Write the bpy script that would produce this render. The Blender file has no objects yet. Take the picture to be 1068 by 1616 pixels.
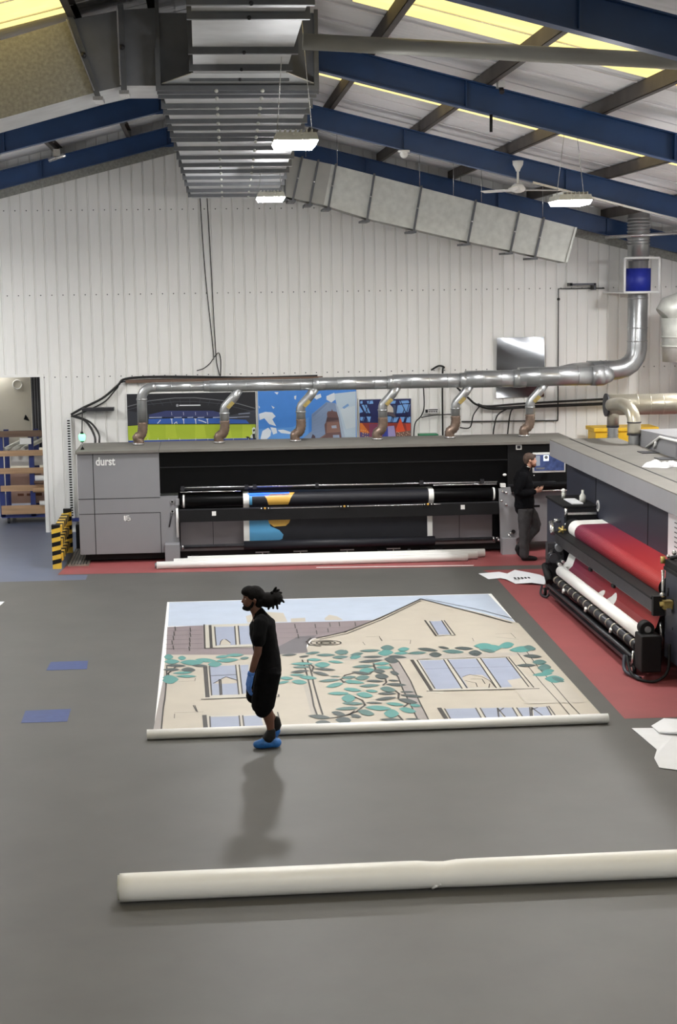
import bpy, bmesh, math, random
from mathutils import Vector, Matrix, noise as mnoise
random.seed(7)
S = bpy.context.scene
COL = S.collection
PI = math.pi

# ------------------------------------------------------------------ camera
cam = bpy.data.cameras.new('camera'); co = bpy.data.objects.new('camera', cam); COL.objects.link(co)
CAM_H = 4.6
PITCH, YAW, ROLL = 0.141348, 0.084475, -0.013585
F_ = Vector((math.sin(YAW)*math.cos(PITCH), math.cos(YAW)*math.cos(PITCH), -math.sin(PITCH)))
R0 = Vector((math.cos(YAW), -math.sin(YAW), 0)); U0 = R0.cross(F_)
R_ = R0*math.cos(ROLL) + U0*math.sin(ROLL); U_ = -R0*math.sin(ROLL) + U0*math.cos(ROLL)
mw = Matrix((R_, U_, -F_)).transposed().to_4x4(); mw.translation = (0, 0, CAM_H)
co.matrix_world = mw
cam.sensor_fit = 'VERTICAL'; cam.sensor_height = 24; cam.lens = 2500/1616*24
cam.clip_end = 200
S.camera = co
# ------------------------------------------------------------------ view, world
S.view_settings.view_transform = 'Standard'; S.view_settings.look = 'None'
S.view_settings.gamma = 1; S.view_settings.use_curve_mapping = False
S.view_settings.exposure = 0.47
LAMP_W = 48.0
LED_E = 160.0
w = bpy.data.worlds.new('world'); S.world = w; w.use_nodes = True
bg = w.node_tree.nodes['Background']; bg.inputs[0].default_value = (.93, .95, 1, 1); bg.inputs[1].default_value = 1.7

# ------------------------------------------------------------------ materials
def srgb(c):
    return tuple(((v/255)/12.92 if v/255 <= .04045 else ((v/255+.055)/1.055)**2.4) for v in c)
MATS = {}
def mat(name, rgb, rough=.6, metal=0., var=.06, scale=6., bump=0., emit=0., spec=.5, stretch=None, trans=0., alpha=1.):
    if name in MATS: return MATS[name]
    m = bpy.data.materials.new(name); m.use_nodes = True
    nt = m.node_tree; b = nt.nodes['Principled BSDF']
    c = srgb(rgb)
    tc = nt.nodes.new('ShaderNodeTexCoord'); mp = nt.nodes.new('ShaderNodeMapping')
    if stretch: mp.inputs['Scale'].default_value = stretch
    nt.links.new(tc.outputs['Object'], mp.inputs[0])
    n = nt.nodes.new('ShaderNodeTexNoise'); n.inputs['Scale'].default_value = scale; n.inputs['Detail'].default_value = 12 if name.startswith('floor') else 5
    if name.startswith('floor'): n.inputs['Roughness'].default_value = .62
    nt.links.new(mp.outputs[0], n.inputs[0])
    r = nt.nodes.new('ShaderNodeValToRGB')
    r.color_ramp.elements[0].position = .3; r.color_ramp.elements[1].position = .7
    r.color_ramp.elements[0].color = tuple(max(0, v*(1-var)) for v in c)+(1,)
    r.color_ramp.elements[1].color = tuple(min(1, v*(1+var)) for v in c)+(1,)
    nt.links.new(n.outputs[0], r.inputs[0]); nt.links.new(r.outputs[0], b.inputs['Base Color'])
    b.inputs['Roughness'].default_value = rough; b.inputs['Metallic'].default_value = metal
    b.inputs['Specular IOR Level'].default_value = spec
    if bump:
        bp = nt.nodes.new('ShaderNodeBump'); bp.inputs['Strength'].default_value = bump; bp.inputs['Distance'].default_value = .01
        nt.links.new(n.outputs[0], bp.inputs['Height']); nt.links.new(bp.outputs[0], b.inputs['Normal'])
    if emit:
        nt.links.new(r.outputs[0], b.inputs['Emission Color']); b.inputs['Emission Strength'].default_value = emit
    if trans: b.inputs['Transmission Weight'].default_value = trans
    MATS[name] = m
    return m
M = lambda k: MATS[k]
mat('wall_paint', (236, 235, 231), .5, 0, .045, 1.1, stretch=(1, 1, .35))
mat('wall_board', (214, 208, 192), .7, 0, .05, 1.5)
mat('floor_grey', (82, 81, 78), .5, 0, .10, 1.3, bump=.04)
mat('floor_red', (140, 72, 73), .5, 0, .10, 1.6)
mat('floor_blue', (90, 98, 118), .45, 0, .08, 1.4)
mat('patch_blue', (58, 72, 118), .55, 0, .1, 9)
mat('roof_sheet', (240, 239, 240), .6, 0, .07, 1.0, stretch=(.35, 1.4, 1))
mat('beam_blue', (30, 66, 114), .42, 0, .12, 3)
mat('purlin', (74, 68, 64), .7, 0, .25, 3)
mat('galv', (196, 197, 190), .45, .3, .10, 9)
mat('galv_dull', (150, 149, 142), .55, .25, .22, 28)
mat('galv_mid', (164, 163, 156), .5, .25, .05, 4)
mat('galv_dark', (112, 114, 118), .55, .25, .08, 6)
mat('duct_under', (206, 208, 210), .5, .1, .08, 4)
mat('galv_flange', (96, 98, 101), .5, .3, .1, 8)
mat('spiral', (168, 170, 171), .30, .8, .08, 5, bump=.05)
mat('spiral_warm', (186, 180, 164), .33, .7, .1, 5)
mat('flex_brown', (122, 104, 92), .35, .6, .2, 14)
mat('pm_grey', (130, 130, 134), .5, .1, .03, 2)
mat('pm_top', (106, 103, 97), .7, 0, .08, 3)
mat('pm_side', (140, 140, 143), .5, 0, .04, 2)
mat('pm_navy', (45, 48, 60), .5, .0, .05, 2)
mat('pm_lower', (126, 120, 124), .35, .3, .08, 3, stretch=(.4, 1, 1))
mat('black_gloss', (5, 5, 6), .35, 0, .2, 4, spec=.15)
mat('black', (15, 15, 17), .6, 0, .2, 6, spec=.25)
mat('black_web', (27, 28, 35), .5, 0, .12, 6, spec=.35)
mat('dark_metal', (58, 58, 62), .4, .6, .15, 8)
mat('steel', (200, 200, 200), .25, .95, .05, 8)
mat('steel_sheet', (130, 132, 135), .25, 1, .04, 2, bump=.5)
mat('white_plastic', (228, 228, 226), .4, 0, .02, 4)
mat('vinyl', (234, 234, 231), .38, 0, .02, 3)
mat('paper', (222, 224, 228), .6, 0, .02, 5)
mat('print_blue', (78, 150, 196), .4, 0, .04, 4)
mat('print_gold', (214, 168, 76), .4, 0, .04, 4)
mat('yellow', (226, 182, 30), .5, 0, .08, 6)
mat('hazard_yellow', (220, 180, 60), .55, 0, .12, 9)
mat('green_box', (36, 122, 82), .5, 0, .05, 6)
mat('blue_rack', (36, 50, 112), .5, 0, .1, 6)
mat('fan_blue', (28, 44, 150), .45, 0, .06, 6)
mat('wood', (176, 144, 112), .7, 0, .2, 4, stretch=(.3, 3, 6))
mat('wood_dark', (108, 86, 72), .7, 0, .2, 4, stretch=(.3, 3, 6))
mat('cardboard', (178, 148, 134), .8, 0, .06, 4)
mat('cable', (18, 18, 18), .5, 0, .1, 9)
mat('brass', (176, 156, 96), .35, .7, .2, 20)
mat('tread', (150, 142, 132), .5, .6, .25, 10)
mat('led', (255, 255, 255), .5, 0, 0, 1, emit=LED_E)
mat('uv', (30, 70, 255), .5, 0, 0, 1, emit=5)
mat('green_light', (120, 255, 170), .5, 0, 0, 1, emit=1.6)
mat('screen', (52, 62, 96), .3, 0, .4, 14, emit=.8)
mat('screen_white', (225, 235, 245), .3, 0, .02, 4, emit=.9)
mat('skin_dark', (96, 62, 48), .55, 0, .1, 18)
mat('skin', (206, 158, 136), .55, 0, .08, 18)
mat('hair_black', (9, 8, 8), .8, 0, .3, 60, bump=.5, spec=.15)
mat('hair_brown', (74, 56, 46), .7, 0, .2, 50, bump=.4)
mat('beard_brown', (112, 70, 50), .8, 0, .2, 60)
mat('cloth_black', (9, 9, 11), .9, 0, .25, 22, bump=.2, spec=.1)
mat('cloth_jacket', (12, 12, 15), .9, 0, .2, 18, bump=.2, spec=.1)
mat('cloth_trouser', (50, 48, 50), .85, 0, .15, 20, bump=.2)
mat('glove_blue', (62, 112, 190), .45, 0, .08, 20)
mat('cover_blue', (38, 104, 178), .4, 0, .18, 26, bump=.5)
mat('eye', (235, 232, 226), .3, 0, 0, 1); mat('pupil', (20, 16, 14), .3, 0, 0, 1)
for k, c in dict(sky=(168, 179, 195), cream=(172, 165, 152), cream2=(171, 165, 154), frame=(178, 174, 162), glass=(142, 150, 169), tile=(126, 115, 118), tiledark=(98, 95, 99), grey=(145, 139, 136), grey2=(162, 157, 149), teal=(76, 132, 128), dteal=(74, 106, 104), dk=(64, 74, 74), ink=(52, 49, 47)).items():
    mat('art_'+k, c, .5, 0, .04, 3)

def skylight_mat():
    m = bpy.data.materials.new('skylight_sheet'); m.use_nodes = True; nt = m.node_tree; nt.nodes.remove(nt.nodes['Principled BSDF'])
    out = nt.nodes['Material Output']
    n = nt.nodes.new('ShaderNodeTexNoise'); n.inputs['Scale'].default_value = 1.4; n.inputs['Detail'].default_value = 4
    tc = nt.nodes.new('ShaderNodeTexCoord'); nt.links.new(tc.outputs['Object'], n.inputs[0])
    r = nt.nodes.new('ShaderNodeValToRGB'); r.color_ramp.elements[0].color = srgb((228, 194, 108))+(1,); r.color_ramp.elements[1].color = srgb((252, 228, 148))+(1,)
    nt.links.new(n.outputs[0], r.inputs[0])
    t = nt.nodes.new('ShaderNodeBsdfTranslucent'); d = nt.nodes.new('ShaderNodeBsdfDiffuse'); mx = nt.nodes.new('ShaderNodeMixShader'); mx.inputs[0].default_value = .15
    nt.links.new(r.outputs[0], t.inputs[0]); nt.links.new(r.outputs[0], d.inputs[0])
    nt.links.new(t.outputs[0], mx.inputs[1]); nt.links.new(d.outputs[0], mx.inputs[2]); nt.links.new(mx.outputs[0], out.inputs[0])
    MATS['skylight'] = m
skylight_mat()

def grad_red():
    # red to purple gradient that is printed on the vinyl (runs along the roller)
    m = bpy.data.materials.new('printed_red'); m.use_nodes = True; nt = m.node_tree; b = nt.nodes['Principled BSDF']
    tc = nt.nodes.new('ShaderNodeTexCoord'); sp = nt.nodes.new('ShaderNodeSeparateXYZ'); nt.links.new(tc.outputs['Object'], sp.inputs[0])
    mr = nt.nodes.new('ShaderNodeMapRange'); mr.inputs[1].default_value = 17.9; mr.inputs[2].default_value = 22.8
    nt.links.new(sp.outputs['Y'], mr.inputs[0])
    r = nt.nodes.new('ShaderNodeValToRGB'); e = r.color_ramp.elements
    e[0].position = 0; e[0].color = srgb((150, 40, 36))+(1,); e[1].position = 1; e[1].color = srgb((98, 38, 66))+(1,)
    a = e.new(.45); a.color = srgb((138, 34, 42))+(1,)
    nt.links.new(mr.outputs[0], r.inputs[0]); nt.links.new(r.outputs[0], b.inputs['Base Color'])
    b.inputs['Roughness'].default_value = .42; b.inputs['Specular IOR Level'].default_value = .3
    MATS['printed_red'] = m
grad_red()

# ------------------------------------------------------------------ mesh helpers
class MB:
    def __init__(s): s.v = []; s.f = []; s.mi = []; s.mats = []; s.sm = []
    def mid(s, k):
        if k not in s.mats: s.mats.append(k)
        return s.mats.index(k)
    def add(s, vs, fs, m, smooth=False):
        o = len(s.v); s.v += [tuple(p) for p in vs]; i = s.mid(m)
        for f in fs: s.f.append(tuple(o+a for a in f)); s.mi.append(i); s.sm.append(smooth)
        return s
    def box(s, x0, x1, y0, y1, z0, z1, m):
        vs = [(x, y, z) for z in (z0, z1) for y in (y0, y1) for x in (x0, x1)]
        return s.add(vs, [(0, 2, 3, 1), (4, 5, 7, 6), (0, 1, 5, 4), (2, 6, 7, 3), (0, 4, 6, 2), (1, 3, 7, 5)], m)
    def hexa(s, b, t, m):
        return s.add(list(b)+list(t), [(3, 2, 1, 0), (4, 5, 6, 7)]+[(i, (i+1) % 4, 4+(i+1) % 4, 4+i) for i in range(4)], m)
    def prism(s, pts, d, m):            # pts 3D polygon, d extrusion vector
        n = len(pts); a = [Vector(p) for p in pts]; d = Vector(d)
        return s.add(a+[p+d for p in a], [tuple(range(n))[::-1], tuple(range(n, 2*n))]+[(i, (i+1) % n, n+(i+1) % n, n+i) for i in range(n)], m)
    def poly(s, pts, m): return s.add(pts, [tuple(range(len(pts)))], m)
    def tube(s, pts, r, m, n=16, cap=True, smooth=True, flat=1.0):
        pts = [Vector(p) for p in pts]; k = len(pts)
        rs = r if isinstance(r, (list, tuple)) else [r]*k
        t0 = (pts[1]-pts[0]).normalized(); up = Vector((0, 0, 1)) if abs(t0.z) < .9 else Vector((0, 1, 0))
        nx = up.cross(t0).normalized(); vs = []
        for i, p in enumerate(pts):
            t = ((pts[min(i+1, k-1)]-p).normalized()*(1 if i < k-1 else 0) + (p-pts[max(i-1, 0)]).normalized()*(1 if i > 0 else 0))
            t = t.normalized() if t.length > 1e-6 else t0
            nx = (nx - t*nx.dot(t)).normalized(); ny = t.cross(nx)
            rr = rs[i] if isinstance(rs[i], (list, tuple)) else (rs[i], rs[i]*flat)
            for j in range(n):
                a = 2*PI*j/n; vs.append(p + nx*rr[0]*math.cos(a) + ny*rr[1]*math.sin(a))
        fs = [(i*n+j, i*n+(j+1) % n, (i+1)*n+(j+1) % n, (i+1)*n+j) for i in range(k-1) for j in range(n)]
        s.add(vs, fs, m, smooth)
        if cap:
            s.add(vs[:n], [tuple(range(n))[::-1]], m); s.add(vs[-n:], [tuple(range(n))], m)
        return s
    def ball(s, c, r, m, n=12, sc=(1, 1, 1)):
        vs = []; fs = []
        for i in range(n+1):
            th = PI*i/n
            for j in range(2*n):
                a = PI*j/n; vs.append((c[0]+r*sc[0]*math.sin(th)*math.cos(a), c[1]+r*sc[1]*math.sin(th)*math.sin(a), c[2]+r*sc[2]*math.cos(th)))
        for i in range(n):
            for j in range(2*n): fs.append((i*2*n+j, (i+1)*2*n+j, (i+1)*2*n+(j+1) % (2*n), i*2*n+(j+1) % (2*n)))
        return s.add(vs, fs, m, True)
    def build(s, name, parent=None, label=None, bevel=0):
        me = bpy.data.meshes.new(name); me.from_pydata(s.v, [], s.f)
        for k in s.mats: me.materials.append(MATS[k])
        me.polygons.foreach_set('material_index', s.mi); me.polygons.foreach_set('use_smooth', s.sm)
        me.update()
        bm = bmesh.new(); bm.from_mesh(me); bmesh.ops.remove_doubles(bm, verts=bm.verts, dist=1e-5); bm.to_mesh(me); bm.free()
        o = bpy.data.objects.new(name, me); COL.objects.link(o)
        if bevel:
            b = o.modifiers.new('bevel', 'BEVEL'); b.width = bevel; b.segments = 2; b.limit_method = 'ANGLE'
        if parent:
            o.parent = parent; o.matrix_parent_inverse = Matrix.Translation(-Vector(parent.location))
        if label: o['label'] = label
        return o
def thing(name, loc, label, cat, group=None):
    o = bpy.data.objects.new(name, None); COL.objects.link(o); o.location = loc; o.empty_display_size = .2
    return tag(o, label, cat, group)
def tag(o, label, cat, group=None, kind=None):
    o['label'] = label; o['category'] = cat
    if group: o['group'] = group
    if kind: o['kind'] = kind
    return o
def struct(o): o['kind'] = 'structure'; return o
def arc(c, r, a0, a1, u, v, n=8):
    c, u, v = Vector(c), Vector(u), Vector(v)
    return [c+u*r*math.cos(a0+(a1-a0)*i/n)+v*r*math.sin(a0+(a1-a0)*i/n) for i in range(n+1)]
def smooth_path(pts, n=6):
    P = [Vector(p) for p in pts]; out = []
    for i in range(len(P)-1):
        p0, p1, p2, p3 = P[max(i-1, 0)], P[i], P[i+1], P[min(i+2, len(P)-1)]
        for k in range(n):
            t = k/n; out.append(.5*((2*p1)+(-p0+p2)*t+(2*p0-5*p1+4*p2-p3)*t*t+(-p0+3*p1-3*p2+p3)*t**3))
    return out+[P[-1]]
def text_mesh(name, body, size, loc, m, parent, extrude=.002, sx=1.0, rot=(PI/2, 0, 0)):
    c = bpy.data.curves.new(name, 'FONT'); c.body = body; c.size = size; c.extrude = extrude; c.offset = size*.02; c.align_x = 'CENTER'; c.align_y = 'CENTER'
    t = bpy.data.objects.new(name, c); COL.objects.link(t)
    dg = bpy.context.evaluated_depsgraph_get(); me = bpy.data.meshes.new_from_object(t.evaluated_get(dg))
    bpy.data.objects.remove(t); me.materials.clear(); me.materials.append(MATS[m])
    o = bpy.data.objects.new(name, me); COL.objects.link(o); o.location = loc; o.rotation_euler = rot; o.scale = (sx, 1, 1)
    if parent: o.parent = parent; o.matrix_parent_inverse = Matrix.Translation(-Vector(parent.location))
    return o

# ------------------------------------------------------------------ structure
AX = .15; SL = .2493; APEX = 7.39             # ridge x, roof slope, underside of rafters at the ridge
def under(x): return APEX - SL*abs(x-AX)
XL, XR, YB, YW = -9.4, 9.7, -9.0, 30.46
mb = MB()
mb.poly([(XL, YB, 0), (XR, YB, 0), (XR, YW, 0), (XL, YW, 0)], 'floor_grey')
mb.poly([(XL, YW, 0), (-3.03, YW, 0), (-3.03, 36.5, 0), (XL, 36.5, 0)], 'floor_blue')
mb.poly([(4.56, 24.75, .0015), (4.39, 16.08, .0015), (XR, 15.9, .0015), (XR, 24.9, .0015)], 'floor_red')
mb.poly([(4.45, 25.45, .0015), (-2.43, 25.80, .0015), (-2.38, 26.35, .0015), (-2.2, 28.6, .0015), (XR, 28.6, .0015), (XR, 25.25, .0015)], 'floor_red')
mb.poly([(4.56, 24.75, .0015), (4.46, 25.08, .0015), (XR, 24.95, .0015), (XR, 24.7, .0015)], 'floor_red')
mb.poly([(XL, 25.35, .0015), (-1.94, 25.25, .0015), (-1.94, 25.70, .0015), (-2.44, 25.74, .0015), (-2.39, 26.35, .0015), (-2.3, 30.46, .0015), (XL, 30.46, .0015)], 'floor_blue')
struct(mb.build('floor'))
# worn smudges on the floor
for i, (x, y, a, b) in enumerate(((3.5, 15.1, .28, .13),)):
    pass

# back wall: sheeting with a narrow groove every 0.207 m, gable cut to the roof
def wall_prof(x0, x1, y):
    p = [(x0, y)]; k = math.ceil((x0-.1)/.207)
    x = k*.207+.02
    while x < x1-.05:
        if x > x0+.03: p += [(x-.02, y), (x-.010, y+.026), (x+.010, y+.026), (x+.02, y)]
        x += .207
    p.append((x1, y)); return p
mb = MB()
pr = wall_prof(XL, XR, YW)
def wz(x): return under(x)+.535
for i in range(len(pr)-1):
    (xa, ya), (xb, yb) = pr[i], pr[i+1]
    z0 = 3.0 if xb <= -3.02 else 0.0
    if xa < AX < xb: pass
    for za, zb, dy in ((z0, 2.95, 0), (max(z0, 2.95), 6.06, -.002), (6.06, None, -.004)):
        if za >= 3.0 and zb == 2.95: continue
        ta = zb if zb and zb < wz(xa) else wz(xa); tb = zb if zb and zb < wz(xb) else wz(xb)
        if ta <= za and tb <= za: continue
        mb.add([(xa, ya+dy, za), (xb, yb+dy, za), (xb, yb+dy, max(tb, za)), (xa, ya+dy, max(ta, za))], [(0, 1, 2, 3)], 'wall_paint')
x = math.ceil(XL/.207)*.207+.12
while x < XR:                                   # fixing screws along the cladding rails
    for z in (2.97, 4.51, 6.08):
        if z < wz(x)-.1 and not (x < -3.03 and z < 3): mb.ball((x, YW-.014, z), .012, 'dark_metal', 3)
    x += .207
mb.box(-3.06, -2.99, YW-.03, YW+.12, 0, 3.0, 'wall_paint')      # jamb of the opening
mb.box(XL, -2.99, YW-.02, YW+.12, 2.98, 3.03, 'wall_paint')
struct(mb.build('wall_back'))
for nm, x0, x1 in (('wall_left', XL-.15, XL), ('wall_right', XR, XR+.15)):
    struct(MB().box(x0, x1, YB, 36.5, 0, under(XL if x0 < 0 else XR)+.52, 'wall_paint').build(nm))
mb = MB(); mb.prism([(XL, YB-.15, 0), (XR, YB-.15, 0), (XR, YB-.15, under(XR)+.5), (AX, YB-.15, APEX+.5), (XL, YB-.15, under(XL)+.5)], (0, .15, 0), 'wall_paint')
struct(mb.build('wall_front'))
struct(MB().box(XL, -2.8, 36.5, 36.65, 0, 3.2, 'wall_board').build('wall_annexe_back')); struct(MB().box(-2.93, -2.8, YW+.13, 36.5, 0, 3.2, 'wall_board').build('wall_annexe_right')); struct(MB().box(XL, -2.8, YW+.13, 36.65, 3.2, 3.35, 'wall_board').build('ceiling_annexe'))
# roof: corrugated sheets running down the slope, with translucent strips
def roof_strip(y0, y1, side, x0, x1):
    vs = []; fs = []; n = max(2, int(round((y1-y0)/.0425))); p = .17
    for i in range(n+1):
        y = y0+(y1-y0)*i/n; h = .014*math.cos(2*PI*y/p)
        for x in (x0, x1): vs.append((x, y, under(x)+.52+h))
    for i in range(n): fs.append((2*i, 2*i+1, 2*i+3, 2*i+2))
    return vs, fs
sky_r = [(4.0, 5.65), (9.65, 11.3), (15.3, 16.95), (20.95, 22.6)]
def roof_side(side, strips):
    x1 = XR if side > 0 else XL
    mb = MB(); y = YB; sk = []
    for a, b in strips+[(31, 31)]:
        yy = min(a, YW+.05)
        v, f = roof_strip(y, yy, side, AX, x1); mb.add(v, f, 'roof_sheet', True)
        if a < YW:
            # skylight between the second purlin and the eaves; opaque sheet near the ridge
            xs = AX+side*1.5; xe = AX+side*7.4
            for q0, q1 in ((AX, xs), (xe, x1)):
                v, f = roof_strip(a, b, side, q0, q1); mb.add(v, f, 'roof_sheet', True)
            v, f = roof_strip(a, b, side, xs, xe); sk.append((v, f))
        y = b
    for yl in range(int(YB)+1, 30, 1):            # side laps between sheets
        yq = yl*1.0+.2
        mb.prism([(AX, yq, under(AX)+.49), (x1, yq, under(x1)+.49), (x1, yq, under(x1)+.503), (AX, yq, under(AX)+.503)], (0, .03, 0), 'roof_sheet')
    return mb, sk
mr, sr = roof_side(1, sky_r); ml, sl2 = roof_side(-1, [(a+.7, b+.7) for a, b in sky_r[:3]])
struct(mr.build('ceiling_right')); struct(ml.build('ceiling_left'))
k = 1
for v, f in sr+sl2:
    struct(MB().add(v, f, 'skylight', True).build('window_%d' % k)); k += 1
# ridge flashing
struct(MB().prism([(AX-.35, YB, under(AX-.35)+.50), (AX, YB, APEX+.50), (AX+.35, YB, under(AX+.35)+.50), (AX, YB, APEX+.53)], (0, YW-YB, 0), 'roof_sheet').build('trim_1'))
# fascia strip where the sheeting meets the roof
mb = MB()
for s_, xe in ((-1, XL), (1, XR)):
    mb.prism([(AX, YW-.05, APEX+.02), (xe, YW-.05, under(xe)+.02), (xe, YW-.05, under(xe)-.14), (AX, YW-.05, APEX-.14)], (0, .03, 0), 'galv_dull')
struct(mb.build('trim_2'))

# steel portal frames: an I beam each side of the ridge, plus stanchions
def frame(y, lab):
    t = thing('portal_frame', (AX, y, 0), lab, 'roof beam', 'blue steel portal frames')
    for s_, xe, nm in ((-1, XL+.35, 'rafter'), (1, XR-.35, 'rafter')):
        mb = MB()
        def q(x, dz): return (x, y, under(x)+dz)
        for z0, z1, hw in ((0, .016, .085), (.016, .314, .006), (.314, .33, .085)):
            a = [(AX, y-hw, under(AX)+z0), (xe, y-hw, under(xe)+z0), (xe, y-hw, under(xe)+z1), (AX, y-hw, under(AX)+z1)]
            mb.prism(a, (0, 2*hw, 0), 'beam_blue')
        for xs in (AX+s_*.7, AX+s_*3, AX+s_*5.5, AX+s_*7.6):
            mb.prism([(xs-.006, y-.08, under(xs)+.016), (xs+.006, y-.08, under(xs)+.016), (xs+.006, y-.08, under(xs)+.314), (xs-.006, y-.08, under(xs)+.314)], (0, .16, 0), 'beam_blue')
        mb.build('rafter', t)
        mb = MB()
        for z0, z1, hw in ((0, .016, .085), (.016, .314, .006), (.314, .33, .085)):
            x0, x1 = (xe+s_*z0, xe+s_*z1); mb.box(min(x0, x1), max(x0, x1), y-hw, y+hw, 0, under(xe)+.3, 'beam_blue')
        mb.build('stanchion', t)
    MB().prism([(AX-.8, y-.006, under(AX-.8)-.0), (AX, y-.006, APEX-.16), (AX+.8, y-.006, under(AX+.8)), (AX, y-.006, APEX+.02)], (0, .012, 0), 'beam_blue').build('ridge_haunch', t)
frame(30.12, 'dark blue roof beam right against the white gable wall')
frame(24.5, 'blue roof beam, second from the gable wall, with the white fan beneath it')
frame(18.85, 'blue roof beam just beyond the grey bracing tube')
frame(13.25, 'nearest blue roof beam, across the top right corner of the view')
# purlins
def purlin(x, lab):
    z = under(x)+.33; d = -1 if x > AX else 1
    mb = MB()
    mb.box(x-.03, x-.024, YB, YW, z, z+.17, 'purlin'); mb.box(x-.03, x+.045, YB, YW, z, z+.006, 'purlin'); mb.box(x-.03, x+.045, YB, YW, z+.164, z+.17, 'purlin')
    tag(mb.build('roof_purlin'), lab, 'purlin', 'dark steel purlins')
for x, lab in ((.75, 'dark roof purlin just right of the ridge, above the grey duct'), (2.04, 'dark roof purlin right of the ridge, nearest to the big duct'), (3.42, 'second dark roof purlin to the right of the big duct'), (4.78, 'third dark roof purlin to the right of the big duct'), (6.3, 'fourth dark roof purlin right of the big duct'), (7.75, 'dark roof purlin nearest to the right eaves'),
               (-.45, 'dark roof purlin just left of the ridge, above the grey duct'), (-1.25, 'dark roof purlin left of the ridge, nearest to the big duct'), (-2.52, 'second dark roof purlin to the left of the big duct'), (-3.85, 'third dark roof purlin to the left of the big duct'), (-5.3, 'fourth dark roof purlin left of the big duct'), (-6.9, 'dark roof purlin nearest to the left eaves')):
    purlin(x, lab)
# round bracing tube
mb = MB(); mb.tube([(1.0, 15, 6.835), (4.52, 15, 6.65), (7.6, 15, 6.03)][:2]+[(6.4, 15, 6.5)], .075, 'galv_mid', 20)
mb.box(6.36, 6.44, 14.9, 15.1, 6.35, 6.75, 'galv_flange')
tag(mb.build('bracing_tube'), 'long round grey tube crossing under the roof at the upper right', 'tube')

# ------------------------------------------------------------------ big rectangular duct under the ridge
duct = thing('ventilation_duct', (.6, 22, 6.2), 'huge grey rectangular duct hanging under the ridge, with branches to both sides', 'duct')
Y0, Y1 = 17.3, 28.2
def dz(y): return 6.665 + (y-17.)*(6.165-6.665)/11.0
def dl(y): return -.34 + (y-17.3)*.022
def dr(y): return 1.24 + (y-17.3)*.012
mb = MB()
mb.hexa([(dl(Y0), Y0, dz(Y0)), (dr(Y0), Y0, dz(Y0)), (dr(Y1), Y1, dz(Y1)), (dl(Y1), Y1, dz(Y1))], [(dl(Y0), Y0, dz(Y0)+.38), (dr(Y0), Y0, dz(Y0)+.38), (dr(Y1), Y1, dz(Y1)+.6), (dl(Y1), Y1, dz(Y1)+.6)], 'duct_under')
mb.build('main_run', duct)
ys = [16.87, 17.35, 18.02, 18.47, 19.14, 19.7, 20.3, 20.7, 21.54, 22.47, 23.32, 24.09, 24.91, 25.79, 26.73, 27.54]
for y in ys:
    mb = MB(); l, r, z = dl(y), dr(y), dz(y)
    mb.box(l-.05, r+.05, y-.03, y+.03, z-.05, z, 'galv_flange'); mb.box(l-.05, l, y-.03, y+.03, z, z+.4, 'galv_flange'); mb.box(r, r+.05, y-.03, y+.03, z, z+.38, 'galv_flange')
    for fx in (.36, .66): mb.ball((l+(r-l)*fx, y-.03, z-.055), .022, 'galv', 4)
    mb.build('flange', duct)
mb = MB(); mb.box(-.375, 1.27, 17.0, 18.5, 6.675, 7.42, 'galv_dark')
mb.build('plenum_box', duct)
mb = MB()
for x0, x1, z0, z1 in ((-.39, 1.29, 6.66, 6.70), (-.39, -.35, 6.66, 7.55), (1.25, 1.29, 6.66, 7.45)): mb.box(x0, x1, 16.95, 17.0, z0, z1, 'galv_flange')
mb.box(-.39, 1.29, 16.95, 17.02, 6.60, 6.66, 'galv_flange')
mb.build('plenum_flange', duct)
# transition collar and narrower duct coming towards the camera
mb = MB(); mb.hexa([(-.012, 8, 6.77), (.83, 8, 6.77), (.93, 16.6, 6.77), (-.012, 16.6, 6.77)], [(-.012, 8, 7.12), (.83, 8, 7.12), (.93, 16.6, 7.12), (-.012, 16.6, 7.12)], 'duct_under')
mb.build('near_run', duct)
mb = MB(); mb.hexa([(-.03, 16.62, 6.762), (.95, 16.62, 6.762), (1.24, 16.96, 6.70), (-.34, 16.96, 6.70)], [(-.03, 16.62, 6.77), (.95, 16.62, 6.77), (1.24, 16.96, 6.71), (-.34, 16.96, 6.71)], 'duct_under')
mb.box(-.012, .93, 16.6, 17.0, 6.78, 7.12, 'galv_dark'); mb.build('transition_collar', duct)
for y in (12.39, 13.03, 14.91, 16.04, 16.8, 9.5):
    r = .83+(y-8)/8.6*.10
    mb = MB(); mb.box(-.05, r+.04, y-.03, y+.03, 6.71, 6.77, 'galv_flange'); mb.box(-.05, -.012, y-.03, y+.03, 6.77, 7.13, 'galv_flange'); mb.box(r, r+.04, y-.03, y+.03, 6.77, 7.13, 'galv_flange'); mb.ball((r*.5, y-.03, 6.72), .02, 'dark_metal', 4)
    mb.build('flange', duct)
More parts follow.
